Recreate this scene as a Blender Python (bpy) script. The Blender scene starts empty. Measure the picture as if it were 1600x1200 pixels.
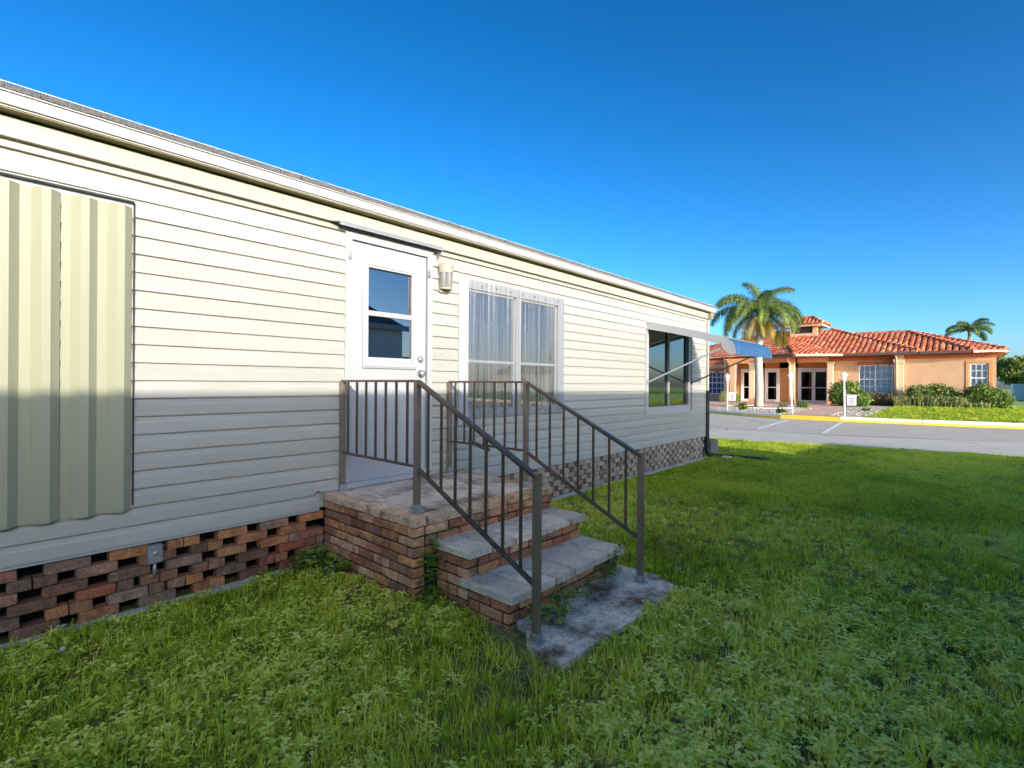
import bpy, math, random
import numpy as np
from mathutils import Vector, Matrix
S = bpy.context.scene
R = math.radians
# ---------------------------------------------------------------- camera
YAW = math.atan2(710, 785)
cam_d = bpy.data.cameras.new('camera'); cam = bpy.data.objects.new('camera', cam_d)
S.collection.objects.link(cam); S.camera = cam
cam.location = (3.91, 0, 1.48)
cam_d.sensor_width = 36; cam_d.lens = 785 / 1600 * 36
cam_d.shift_y = -0.0006
cam_d.clip_end = 2000; cam_d.clip_start = .05
cam.matrix_world = (Matrix.Translation((3.91, 0, 1.48)) @ Matrix.Rotation(YAW, 4, 'Z')
                    @ Matrix.Rotation(R(90), 4, 'X') @ Matrix.Rotation(.006, 4, 'Z'))
# ---------------------------------------------------------------- world, sun, exposure
SUN = Vector((1.0, -.36, .285)).normalized()          # towards the sun
W = bpy.data.worlds.new('World'); S.world = W; W.use_nodes = True
nt = W.node_tree; bg = nt.nodes['Background']
sky = nt.nodes.new('ShaderNodeTexSky'); sky.sky_type = 'NISHITA'; sky.sun_disc = False
sky.sun_elevation = math.asin(SUN.z)
sky.sun_rotation = math.atan2(SUN.x, SUN.y)
sky.altitude = 0; sky.air_density = 0.65; sky.dust_density = 1.6; sky.ozone_density = 2.5
gm = nt.nodes.new('ShaderNodeGamma'); gm.inputs[1].default_value = 1.34
hs = nt.nodes.new('ShaderNodeHueSaturation'); hs.inputs['Saturation'].default_value = 1.18; hs.inputs['Hue'].default_value = .493
nt.links.new(sky.outputs[0], gm.inputs[0]); nt.links.new(gm.outputs[0], hs.inputs['Color']); nt.links.new(hs.outputs[0], bg.inputs[0]); bg.inputs[1].default_value = .080
sd = bpy.data.lights.new('sun', 'SUN'); so = bpy.data.objects.new('sun', sd); S.collection.objects.link(so)
sd.energy = 2.0; sd.angle = R(.42); sd.color = (1, .93, .83)
so.rotation_euler = SUN.to_track_quat('Z', 'Y').to_euler(); so.location = (20, -10, 20)
S.view_settings.view_transform = 'Standard'; S.view_settings.look = 'None'
S.view_settings.exposure = 1.40; S.view_settings.gamma = 1
S.render.engine = 'CYCLES'
S.cycles.max_bounces = 8; S.cycles.transparent_max_bounces = 12
rnd = random.Random(7); rng = np.random.default_rng(5)

# ---------------------------------------------------------------- materials
def mat(name, col, rough=.6, metal=0, var=.12, vscale=6, bump=0, bscale=40, stain=None, sscale=3, slo=.55, shi=.7,
        rand=None, island=None, stretch=None, spec=.5, fine=0, dscale=60):
    m = bpy.data.materials.new(name); m.use_nodes = True
    n = m.node_tree.nodes; l = m.node_tree.links; p = n['Principled BSDF']
    p.inputs['Roughness'].default_value = rough; p.inputs['Metallic'].default_value = metal
    p.inputs['Specular IOR Level'].default_value = spec
    tc = n.new('ShaderNodeTexCoord'); mp = n.new('ShaderNodeMapping'); l.new(tc.outputs['Object'], mp.inputs[0])
    if stretch: mp.inputs['Scale'].default_value = stretch
    co = mp.outputs[0]
    oi = n.new('ShaderNodeObjectInfo')
    if rand:   # shift the pattern per object so copies differ
        ad = n.new('ShaderNodeVectorMath'); ad.operation = 'ADD'
        sc = n.new('ShaderNodeVectorMath'); sc.operation = 'SCALE'; sc.inputs[0].default_value = (37, 53, 71)
        l.new(oi.outputs['Random'], sc.inputs['Scale']); l.new(co, ad.inputs[0]); l.new(sc.outputs[0], ad.inputs[1]); co = ad.outputs[0]
    if rand or island:
        src = oi.outputs['Random']
        if island:
            g = n.new('ShaderNodeNewGeometry'); src = g.outputs['Random Per Island']
        cr = n.new('ShaderNodeValToRGB'); cols = rand or island
        cr.color_ramp.interpolation = 'LINEAR'
        while len(cr.color_ramp.elements) < len(cols): cr.color_ramp.elements.new(.5)
        for i, c in enumerate(cols):
            cr.color_ramp.elements[i].position = i / (len(cols) - 1); cr.color_ramp.elements[i].color = (*c, 1)
        l.new(src, cr.inputs[0]); base = cr.outputs[0]
    else:
        rg = n.new('ShaderNodeRGB'); rg.outputs[0].default_value = (*col, 1); base = rg.outputs[0]
    nz = n.new('ShaderNodeTexNoise'); nz.inputs['Scale'].default_value = vscale; nz.inputs['Detail'].default_value = 6
    nz.inputs['Roughness'].default_value = .65
    l.new(co, nz.inputs['Vector'])
    mr = n.new('ShaderNodeMapRange'); mr.inputs[1].default_value = .25; mr.inputs[2].default_value = .75
    mr.inputs[3].default_value = 1 - var; mr.inputs[4].default_value = 1 + var; l.new(nz.outputs[0], mr.inputs[0])
    mul = n.new('ShaderNodeVectorMath'); mul.operation = 'SCALE'; l.new(base, mul.inputs[0]); l.new(mr.outputs[0], mul.inputs['Scale'])
    out = mul.outputs[0]
    if fine:
        n3 = n.new('ShaderNodeTexNoise'); n3.inputs['Scale'].default_value = dscale; n3.inputs['Detail'].default_value = 3
        l.new(co, n3.inputs['Vector'])
        m3 = n.new('ShaderNodeMapRange'); m3.inputs[1].default_value = .3; m3.inputs[2].default_value = .7
        m3.inputs[3].default_value = 1 - fine; m3.inputs[4].default_value = 1 + fine; l.new(n3.outputs[0], m3.inputs[0])
        q = n.new('ShaderNodeVectorMath'); q.operation = 'SCALE'; l.new(out, q.inputs[0]); l.new(m3.outputs[0], q.inputs['Scale']); out = q.outputs[0]
    if stain:
        n2 = n.new('ShaderNodeTexNoise'); n2.inputs['Scale'].default_value = sscale; n2.inputs['Detail'].default_value = 8
        n2.inputs['Roughness'].default_value = .7
        l.new(co, n2.inputs['Vector'])
        r2 = n.new('ShaderNodeMapRange'); r2.inputs[1].default_value = slo; r2.inputs[2].default_value = shi; l.new(n2.outputs[0], r2.inputs[0])
        mx = n.new('ShaderNodeMix'); mx.data_type = 'RGBA'; l.new(r2.outputs[0], mx.inputs[0]); l.new(out, mx.inputs[6])
        mx.inputs[7].default_value = (*stain, 1); out = mx.outputs[2]
    l.new(out, p.inputs['Base Color'])
    if bump:
        nb = n.new('ShaderNodeTexNoise'); nb.inputs['Scale'].default_value = bscale; nb.inputs['Detail'].default_value = 5
        l.new(co, nb.inputs['Vector']); b = n.new('ShaderNodeBump'); b.inputs['Strength'].default_value = bump
        b.inputs['Distance'].default_value = .01
        l.new(nb.outputs[0], b.inputs['Height']); l.new(b.outputs[0], p.inputs['Normal'])
    m['out'] = 1
    return m

def leafmat(name, cols, trans=.35, rough=.5, inst=False, island=False):
    m = bpy.data.materials.new(name); m.use_nodes = True
    n = m.node_tree.nodes; l = m.node_tree.links; p = n['Principled BSDF']; o = n['Material Output']
    cr = n.new('ShaderNodeValToRGB')
    while len(cr.color_ramp.elements) < len(cols): cr.color_ramp.elements.new(.5)
    for i, c in enumerate(cols):
        cr.color_ramp.elements[i].position = i / (len(cols) - 1); cr.color_ramp.elements[i].color = (*c, 1)
    g = n.new('ShaderNodeNewGeometry')
    if inst:
        a = n.new('ShaderNodeAttribute'); a.attribute_type = 'INSTANCER'; a.attribute_name = 'tint'
        m1 = n.new('ShaderNodeMath'); m1.operation = 'MULTIPLY_ADD'; l.new(g.outputs['Random Per Island'], m1.inputs[0])
        m1.inputs[1].default_value = .62; m1.inputs[2].default_value = -.31
        m2 = n.new('ShaderNodeMath'); m2.operation = 'ADD'; m2.use_clamp = True; l.new(a.outputs['Fac'], m2.inputs[0]); l.new(m1.outputs[0], m2.inputs[1])
        l.new(m2.outputs[0], cr.inputs[0])
    else: l.new(g.outputs['Random Per Island'], cr.inputs[0])
    l.new(cr.outputs[0], p.inputs['Base Color']); p.inputs['Roughness'].default_value = rough
    p.inputs['Specular IOR Level'].default_value = .28
    t = n.new('ShaderNodeBsdfTranslucent'); l.new(cr.outputs[0], t.inputs[0])
    mx = n.new('ShaderNodeMixShader'); mx.inputs[0].default_value = trans
    l.new(p.outputs[0], mx.inputs[1]); l.new(t.outputs[0], mx.inputs[2]); l.new(mx.outputs[0], o.inputs[0])
    return m

def glassmat(name, tint=(.9, .95, .95), refl=.0, rough=0):
    m = bpy.data.materials.new(name); m.use_nodes = True
    n = m.node_tree.nodes; l = m.node_tree.links; o = n['Material Output']; n.remove(n['Principled BSDF'])
    t = n.new('ShaderNodeBsdfTransparent'); t.inputs[0].default_value = (*tint, 1)
    g = n.new('ShaderNodeBsdfGlossy'); g.inputs['Roughness'].default_value = rough
    f = n.new('ShaderNodeFresnel'); f.inputs[0].default_value = 1.5
    a = n.new('ShaderNodeMath'); a.operation = 'ADD'; a.use_clamp = True; a.inputs[1].default_value = refl; l.new(f.outputs[0], a.inputs[0])
    mx = n.new('ShaderNodeMixShader'); l.new(a.outputs[0], mx.inputs[0]); l.new(t.outputs[0], mx.inputs[1]); l.new(g.outputs[0], mx.inputs[2])
    l.new(mx.outputs[0], o.inputs[0]); return m

M = {}
M['vinyl'] = mat('vinyl', (.435, .425, .36), .5, var=.08, vscale=1.5, stretch=(1, .3, 1), rand=[(.42, .41, .345), (.455, .445, .385)], stain=(.36, .32, .23), sscale=3.2, slo=.56, shi=.9)
M['vinyl_trim'] = mat('vinyl_trim', (.43, .415, .32), .5, var=.06, vscale=2, stain=(.45, .40, .28), sscale=5, slo=.62, shi=.95)
M['shutter'] = mat('shutter', (.365, .36, .24), .42, var=.06, vscale=2, stretch=(1, 1, .3), stain=(.31, .31, .20), sscale=4, slo=.6, shi=.9)
M['fascia'] = mat('fascia', (.52, .50, .465), .45, var=.04, stain=(.55, .5, .4), sscale=4, slo=.64, shi=.9)
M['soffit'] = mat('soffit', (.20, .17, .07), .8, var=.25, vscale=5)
M['white'] = mat('white_paint', (.455, .455, .445), .4, var=.04, vscale=3, stain=(.55, .52, .46), sscale=6, slo=.64, shi=.9)
M['dirtywhite'] = mat('weathered_white', (.48, .45, .40), .55, var=.2, vscale=5, stretch=(1, 1, .3), stain=(.35, .28, .2), sscale=9, slo=.55, shi=.8)
M['shingle'] = mat('shingle', (.14, .14, .135), .95, var=.5, vscale=60, bump=1, bscale=150)
M['galv'] = mat('galvanised', (.42, .42, .41), .45, metal=.6, var=.2, vscale=10)
BR = [(.24, .09, .05), (.50, .20, .09), (.68, .31, .12), (.38, .125, .06), (.74, .39, .19), (.48, .18, .08), (.30, .15, .10), (.58, .28, .15), (.76, .43, .23), (.42, .15, .07)]
M['brick'] = mat('brick', (.3, .12, .08), .9, var=.35, vscale=14, bump=.6, bscale=60, rand=BR, stain=(.035, .028, .022), sscale=9, slo=.50, shi=.76, fine=.35, dscale=90)
BR2 = [(.36, .26, .19), (.46, .36, .26), (.30, .19, .14), (.44, .37, .29), (.50, .39, .27), (.30, .25, .20), (.38, .27, .21)]
M['brick_pale'] = mat('brick_pale', (.3, .2, .15), .9, var=.3, vscale=14, bump=.5, bscale=60, rand=BR2, stain=(.09, .06, .05), sscale=7, slo=.56, shi=.8)
M['brick_dark'] = mat('brick_dark', (.2, .1, .08), .9, var=.4, vscale=12, bump=.6, bscale=60, rand=[(.16, .085, .05), (.29, .135, .07), (.50, .20, .07), (.20, .11, .07), (.34, .22, .14), (.34, .085, .045), (.52, .23, .08), (.24, .15, .10)],
                      stain=(.05, .038, .03), sscale=9, slo=.5, shi=.8, fine=.3, dscale=80)
M['brick_cap'] = mat('brick_cap', (.4, .25, .15), .9, var=.25, vscale=14, bump=.6, bscale=60, rand=[(.66, .42, .24), (.74, .50, .32), (.58, .33, .18), (.72, .46, .20), (.62, .42, .29)],
                     stain=(.07, .045, .03), sscale=8, slo=.50, shi=.74, fine=.2)
M['mortar'] = mat('mortar', (.035, .028, .023), .95, var=.4, vscale=30, bump=.5, bscale=90)
M['concrete'] = mat('concrete', (.50, .47, .42), .9, var=.2, vscale=8, bump=.4, bscale=60, stain=(.07, .06, .05), sscale=4, slo=.54, shi=.72, fine=.15)
M['porch'] = mat('porch_concrete', (.76, .60, .44), .9, var=.2, vscale=7, bump=.3, bscale=70, stain=(.17, .105, .07), sscale=2.2, slo=.46, shi=.62, fine=.12)
M['paver'] = mat('paver', (.3, .29, .27), .85, var=.22, vscale=9, bump=.5, bscale=70, rand=[(.62, .50, .375), (.84, .68, .50), (.74, .60, .445)], stain=(.10, .085, .06), sscale=6, slo=.56, shi=.78, fine=.2)
M['slab'] = mat('slab', (.86, .72, .56), .9, var=.25, vscale=6, bump=.6, bscale=40, stain=(.17, .10, .06), sscale=3.2, slo=.44, shi=.62, fine=.25)
M['bronze'] = mat('bronze_rail', (.16, .115, .08), .30, metal=.6, var=.25, vscale=15, stain=(.25, .22, .18), sscale=12, slo=.62, shi=.9)
M['bronze_post'] = mat('bronze_post', (.28, .215, .16), .38, metal=.5, var=.25, vscale=8, stain=(.30, .27, .22), sscale=9, slo=.6, shi=.9)
M['glass'] = glassmat('window_glass', (.75, .8, .8), .36)
M['dglass'] = glassmat('door_glass', (.45, .5, .52), .24)
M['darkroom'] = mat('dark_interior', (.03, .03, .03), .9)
M['blackmetal'] = mat('dark_frame', (.06, .055, .05), .4)
M['curtain'] = mat('curtain', (.42, .33, .22), .9, var=.35, vscale=6, stretch=(1, 3, .2))
M['black'] = mat('black_pipe', (.02, .018, .016), .5)
M['gloss_white'] = mat('gloss_white', (.82, .82, .80), .4, var=.04)
M['beige'] = mat('beige_pipe', (.46, .43, .36), .5, var=.1)
M['blue'] = mat('blue_canvas', (.03, .11, .23), .6, var=.2, vscale=8, stain=(.10, .25, .5), sscale=60, slo=.58, shi=.72)
M['sheet'] = None
M['asphalt'] = mat('asphalt', (.46, .41, .32), .95, var=.12, vscale=1.2, bump=.3, bscale=60, stain=(.48, .44, .36), sscale=.6, slo=.5, shi=.7, fine=.1)
M['asphalt2'] = mat('asphalt_pale', (.54, .49, .39), .95, var=.12, vscale=1.5, fine=.1)
M['paint'] = mat('road_paint', (.74, .73, .68), .8, var=.25, vscale=5)
M['yellow'] = mat('yellow_paint', (.80, .55, .06), .75, var=.15, vscale=4, stain=(.4, .35, .2), sscale=3, slo=.6, shi=.8)
M['curb'] = mat('curb_concrete', (.80, .74, .62), .9, var=.12, vscale=5)
M['walk'] = mat('pink_walk', (.62, .38, .27), .9, var=.14, vscale=3, fine=.12, dscale=20)
M['gravel'] = mat('gravel', (.50, .44, .33), .95, var=.5, vscale=18, bump=1, bscale=30, fine=.4, dscale=40)
M['mulch'] = mat('mulch', (.22, .08, .045), .95, var=.5, vscale=20, bump=1, bscale=40)
M['soil'] = mat('lawn_soil', (.17, .18, .05), 1, var=.5, vscale=3, bump=.6, bscale=30, stain=(.045, .035, .02), sscale=2, slo=.55, shi=.7, fine=.5, dscale=30)
M['farlawn'] = mat('far_lawn', (.17, .33, .03), 1, var=.3, vscale=2, fine=.4, dscale=25)
M['stucco'] = mat('stucco', (.58, .36, .215), .95, var=.10, vscale=2, bump=.3, bscale=80)
M['stucco2'] = mat('stucco_deep', (.60, .28, .11), .95, var=.06, vscale=2)
M['stuccor'] = mat('stucco_red', (.50, .13, .05), .95, var=.06, vscale=2)
M['cream'] = mat('cream_column', (.66, .50, .33), .9, var=.05, vscale=2)
M['tile'] = mat('roof_tile', (.5, .15, .06), .7, var=.15, vscale=5, island=[(.30, .065, .03), (.50, .125, .05), (.58, .17, .07), (.42, .10, .05), (.62, .22, .10), (.50, .14, .065), (.34, .12, .09), (.66, .36, .18), (.54, .15, .06), (.44, .19, .13)])
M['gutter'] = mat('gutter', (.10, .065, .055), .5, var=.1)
M['gutter_sun'] = mat('gutter_sunlit', (.32, .25, .22), .5, var=.1)  # sunlight painted in: lighter copy of the gutter for runs facing the sun
M['palmtrunk'] = mat('palm_trunk', (.40, .36, .30), .95, var=.2, vscale=6, stretch=(1, 1, 3), bump=.5, bscale=20)
M['bark'] = mat('bark', (.12, .09, .06), .95, var=.3, vscale=10, bump=1, bscale=30)
M['frond'] = leafmat('palm_leaf', [(.06, .11, .05), (.13, .21, .05), (.20, .29, .06), (.09, .16, .07), (.30, .36, .08)], .3, .4)
M['frondy'] = leafmat('palm_leaf_old', [(.34, .30, .06), (.44, .32, .07), (.24, .26, .05), (.48, .28, .08)], .3, .5)
M['bush'] = leafmat('bush_leaf', [(.05, .11, .02), (.12, .21, .03), (.20, .30, .05), (.09, .17, .03), (.30, .38, .09)], .25, .4)
M['bushdark'] = leafmat('bush_leaf_dark', [(.10, .08, .035), (.18, .11, .06), (.08, .10, .04), (.24, .15, .08)], .2)
M['spiky'] = leafmat('spiky_leaf', [(.26, .30, .10), (.40, .42, .17), (.18, .24, .07), (.52, .48, .24)], .25)
M['tree'] = leafmat('tree_leaf', [(.08, .15, .03), (.16, .25, .05), (.22, .30, .06), (.36, .34, .09), (.11, .19, .05)], .3)
M['grass'] = leafmat('grass_blade', [(.07, .11, .015), (.27, .38, .025), (.50, .62, .035), (.72, .80, .06), (.90, .82, .16)], .4, .42, inst=True)
M['weed'] = leafmat('weed_leaf', [(.07, .12, .02), (.26, .37, .035), (.50, .62, .06), (.74, .82, .10), (.90, .88, .22)], .3, .42, inst=True)
M['straw'] = leafmat('dry_straw', [(.20, .12, .06), (.34, .24, .12), (.48, .38, .20)], .2, .8, inst=True)
M['flower'] = mat('white_petal', (.75, .75, .78), .6)
M['vine'] = leafmat('vine_leaf', [(.07, .14, .03), (.15, .27, .04), (.27, .40, .06), (.42, .50, .09)], .3)
def sheetmat():
    m = bpy.data.materials.new('clear_corrugated'); m.use_nodes = True
    n = m.node_tree.nodes; l = m.node_tree.links; o = n['Material Output']; p = n['Principled BSDF']
    p.inputs['Base Color'].default_value = (.40, .40, .385, 1); p.inputs['Roughness'].default_value = .35
    p.inputs['Specular IOR Level'].default_value = .35
    t = n.new('ShaderNodeBsdfTransparent'); t.inputs[0].default_value = (.82, .84, .86, 1)
    mx = n.new('ShaderNodeMixShader')
    tc_ = n.new('ShaderNodeTexCoord'); mp_ = n.new('ShaderNodeMapping'); mp_.inputs['Scale'].default_value = (1, 22, .35); l.new(tc_.outputs['Object'], mp_.inputs[0])
    nz_ = n.new('ShaderNodeTexNoise'); nz_.inputs['Scale'].default_value = 1.6; nz_.inputs['Detail'].default_value = 5; l.new(mp_.outputs[0], nz_.inputs['Vector'])
    mr_ = n.new('ShaderNodeMapRange'); mr_.inputs[1].default_value = .35; mr_.inputs[2].default_value = .7; mr_.inputs[3].default_value = .08; mr_.inputs[4].default_value = .42
    l.new(nz_.outputs[0], mr_.inputs[0]); l.new(mr_.outputs[0], mx.inputs[0])
    l.new(t.outputs[0], mx.inputs[1]); l.new(p.outputs[0], mx.inputs[2]); l.new(mx.outputs[0], o.inputs[0]); return m
M['sheet'] = sheetmat()

# ---------------------------------------------------------------- helpers
def link(o): S.collection.objects.link(o); return o
class MB:
    def __init__(s): s.v = []; s.f = []; s.mi = []; s.cur = 0
    def add(s, vs, fs):
        b = len(s.v); s.v += [tuple(x) for x in vs]; s.f += [tuple(i + b for i in f) for f in fs]; s.mi += [s.cur] * len(fs)
    def box(s, x0, x1, y0, y1, z0, z1, xf=None):
        vs = [(x, y, z) for x in (x0, x1) for y in (y0, y1) for z in (z0, z1)]
        if xf: vs = [tuple(xf @ Vector(v)) for v in vs]
        s.add(vs, [(0, 1, 3, 2), (4, 6, 7, 5), (0, 4, 5, 1), (2, 3, 7, 6), (0, 2, 6, 4), (1, 5, 7, 3)]); return s
    def bar(s, a, b, w, h=None, up=(0, 0, 1)):
        h = h or w; a = Vector(a); b = Vector(b); d = (b - a).normalized(); u = Vector(up)
        if abs(d.dot(u)) > .99: u = Vector((0, 1, 0))
        r = d.cross(u).normalized(); u = r.cross(d).normalized()
        vs = [p + r * i * w / 2 + u * j * h / 2 for p in (a, b) for i, j in ((-1, -1), (1, -1), (1, 1), (-1, 1))]
        s.add(vs, [(0, 1, 2, 3), (7, 6, 5, 4), (0, 4, 5, 1), (1, 5, 6, 2), (2, 6, 7, 3), (3, 7, 4, 0)]); return s
    def tube(s, pts, r, n=8, cap=True):
        pts = [Vector(p) for p in pts]; rs = r if isinstance(r, (list, tuple)) else [r] * len(pts)
        rings = []; ref = None
        for i, p in enumerate(pts):
            d = (pts[min(i + 1, len(pts) - 1)] - pts[max(i - 1, 0)]).normalized()
            a = Vector((1, 0, 0)) if abs(d.x) < .9 else Vector((0, 1, 0))
            if ref is not None: a = ref
            u = (a - d * a.dot(d)).normalized(); w = d.cross(u); ref = u
            rings.append([p + (u * math.cos(2 * math.pi * k / n) + w * math.sin(2 * math.pi * k / n)) * rs[i] for k in range(n)])
        vs = [v for rg in rings for v in rg]; fs = []
        for i in range(len(pts) - 1):
            for k in range(n): fs.append((i * n + k, i * n + (k + 1) % n, (i + 1) * n + (k + 1) % n, (i + 1) * n + k))
        if cap: fs += [tuple(reversed(range(n))), tuple(range((len(pts) - 1) * n, len(pts) * n))]
        s.add(vs, fs); return s
    def lathe(s, prof, c=(0, 0, 0), n=16):
        vs = [(c[0] + r * math.cos(2 * math.pi * k / n), c[1] + r * math.sin(2 * math.pi * k / n), c[2] + z) for r, z in prof for k in range(n)]
        fs = [(i * n + k, i * n + (k + 1) % n, (i + 1) * n + (k + 1) % n, (i + 1) * n + k) for i in range(len(prof) - 1) for k in range(n)]
        s.add(vs, fs); return s
    def prism(s, poly, z0, z1):
        n = len(poly); s.add([(x, y, z0) for x, y in poly] + [(x, y, z1) for x, y in poly],
              [tuple(reversed(range(n))), tuple(range(n, 2 * n))] + [(i, (i + 1) % n, n + (i + 1) % n, n + i) for i in range(n)]); return s
    def mesh(s, name, mats, smooth=False):
        me = bpy.data.meshes.new(name); me.from_pydata(s.v, [], s.f)
        for m in (mats if isinstance(mats, (list, tuple)) else [mats]): me.materials.append(m)
        if any(s.mi): me.polygons.foreach_set('material_index', s.mi)
        if smooth: me.polygons.foreach_set('use_smooth', [True] * len(me.polygons))
        me.update(); return me
    def build(s, name, mats, parent=None, smooth=False, bevel=0, loc=None):
        o = link(bpy.data.objects.new(name, s.mesh(name, mats, smooth)))
        if parent: o.parent = parent
        if loc: o.location = loc
        if bevel:
            b = o.modifiers.new('bevel', 'BEVEL'); b.width = bevel; b.segments = 2; b.limit_method = 'ANGLE'
        return o
def tag(o, label=None, cat=None, group=None, kind=None):
    if label: o['label'] = label
    if cat: o['category'] = cat
    if group: o['group'] = group
    if kind: o['kind'] = kind
    return o
def thing(name, label, cat, loc=(0, 0, 0), group=None, rz=0):
    o = link(bpy.data.objects.new(name, None)); o.location = loc; o.rotation_euler.z = rz; o.empty_display_size = .1
    return tag(o, label, cat, group)
def inst(name, me, parent, loc, rot=(0, 0, 0), scale=(1, 1, 1)):
    o = link(bpy.data.objects.new(name, me)); o.parent = parent; o.location = loc; o.rotation_euler = rot; o.scale = scale; return o
def copy_tree(o, parent=None):
    c = link(o.copy()); c.parent = parent
    for ch in [x for x in S.collection.objects if x.parent == o]: copy_tree(ch, c)
    return c

def brick_mesh(L, Wd, Hh, seed, m):
    r = random.Random(seed); b = .004
    x, y, z = L / 2, Wd / 2, Hh / 2; vs = []; fs = []
    j = lambda: r.uniform(-.0016, .0016)
    for sx in (-1, 1):
        for sy in (-1, 1):
            for sz in (-1, 1):
                a = (j(), j(), j()); e = b * r.uniform(.6, 1.9)
                vs += [(sx * (x - e) + a[0], sy * (y - e) + a[1], sz * z + a[2]), (sx * (x - e) + a[0], sy * y + a[1], sz * (z - e) + a[2]), (sx * x + a[0], sy * (y - e) + a[1], sz * (z - e) + a[2])]
    import bmesh
    bm = bmesh.new(); [bm.verts.new(v) for v in vs]; bmesh.ops.convex_hull(bm, input=bm.verts)
    bmesh.ops.dissolve_limit(bm, angle_limit=R(6), verts=bm.verts, edges=bm.edges)
    me = bpy.data.meshes.new('brick'); bm.to_mesh(me); bm.free(); me.materials.append(m); return me

# ================================================================ SETTING
g = MB(); g.add([(-300, -300, -.03), (300, -300, -.03), (300, 300, -.03), (-300, 300, -.03)], [(0, 1, 2, 3)])
tag(g.build('ground', M['soil']), kind='structure')
g = MB(); NX, NY = 60, 60
vs = []
def gz(x, y): return .004 + .012 * math.sin(x * 1.7 + 1) * math.sin(y * 1.3) + .006 * math.sin(x * 5 + y * 3)
for i in range(NX + 1):
    for j in range(NY + 1):
        x = -4 + 20 * i / NX; yy = 15.05 + (x - 5) * .17
        if x < -1.2: yy = 15.05 - 6.2 * .17
        y = -6 + (yy + 6) * j / NY; vs.append((x, y, gz(x, y)))
g.add(vs, [(i * (NY + 1) + j, (i + 1) * (NY + 1) + j, (i + 1) * (NY + 1) + j + 1, i * (NY + 1) + j + 1) for i in range(NX) for j in range(NY)])
tag(g.build('lawn', M['soil'], smooth=True), kind='structure')
# road and its far kerb
CURB = [(-60, 45), (-14, 30.5), (-9, 27.6), (-6, 26.0), (-4, 24.9), (-2.1, 24.05), (.13, 23.95), (2.7, 24.1), (5.4, 24.6), (12, 26), (60, 36)]
g = MB(); near = [(-60, 4), (-14, 12), (-1.3, 13.4), (0, 14.1), (1.4, 14.35), (2.7, 14.55), (5.4, 14.9), (12, 16.1), (60, 24)]
pts = near + [(x, y + .05) for x, y in reversed(CURB)]
g.prism(pts, -.02, .012); tag(g.build('road', M['asphalt']), kind='structure')
g = MB(); nl = [(-30, 21), (-2.5, 16.8), (1, 16.9), (5, 18.6), (12, 20.7), (60, 32)]
pts = near + list(reversed(nl)); g.prism(pts, -.02, .016); tag(g.build('road_lane', M['asphalt2']), kind='structure')
g = MB()
def stripe(a, b, w, z=.022):
    a = Vector((*a, 0)); b = Vector((*b, 0)); d = (b - a).normalized(); n = Vector((-d.y, d.x, 0)) * w / 2
    g.add([(p.x, p.y, z) for p in (a - n, b - n, b + n, a + n)], [(0, 1, 2, 3)])
stripe((-1.63, 23.6), (-1.22, 17.8), .13); stripe((.25, 23.6), (.66, 17.8), .13); stripe((-3.6, 17.55), (1.2, 17.7), .10)
stripe((-1.45, 21.2), (.42, 21.3), .09); stripe((-1.4, 19.3), (.5, 19.4), .09)
stripe((1.2, 17.7), (5.2, 18.9), .07); stripe((5.2, 18.9), (12, 20.9), .07); stripe((-14, 19.6), (-3.6, 17.55), .1)
tag(g.build('parking_lines', M['paint']), kind='structure')
g = MB(); r = random.Random(8)
for k in range(9):
    x = r.uniform(-6, 8); y = r.uniform(15.5, 23); a = r.uniform(-.5, .5) + (1.4 if k % 3 == 0 else 0)
    for q in range(14):
        a += r.uniform(-.5, .5); nx, ny = x + .28 * math.cos(a), y + .28 * math.sin(a)
        if not (15.3 < ny < 23.2): break
        stripe((x, y), (nx, ny), r.uniform(.012, .03), .019); x, y = nx, ny
tag(g.build('road_cracks', mat('crack', (.10, .095, .085), .95)), kind='structure')
# far bank: sloping sheet behind the kerb
def bank(x, y):
    return .19 + max(0, min(1, (y - 25) / 13)) * .04
def sheet(name, poly, m, dz, n=1):
    s = MB(); s.add([(x, y, bank(x, y) + dz) for x, y in poly], [tuple(range(len(poly)))]); return tag(s.build(name, m), kind='structure')
g = MB(); rows = []
for x, y in [(c[0], c[1] + .17) for c in CURB]:
    rows.append([(x, yy, bank(x, yy)) for yy in (y, 38, 60, 300)] if y < 38 else [(x, yy, bank(x, yy)) for yy in (y, y + 5, y + 30, 300)])
vs = [p for r_ in rows for p in r_]
g.add(vs, [(i * 4 + k, (i + 1) * 4 + k, (i + 1) * 4 + k + 1, i * 4 + k + 1) for i in range(len(rows) - 1) for k in range(3)])
tag(g.build('far_lawn', M['farlawn']), kind='structure')
def offs(pl, d): return [(x, y + d) for x, y in pl]
cb = thing('kerb', 'pale concrete kerb with a yellow painted face along the far side of the road', 'kerb'); del cb['category']; del cb['label']; cb['kind'] = 'structure'
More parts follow.
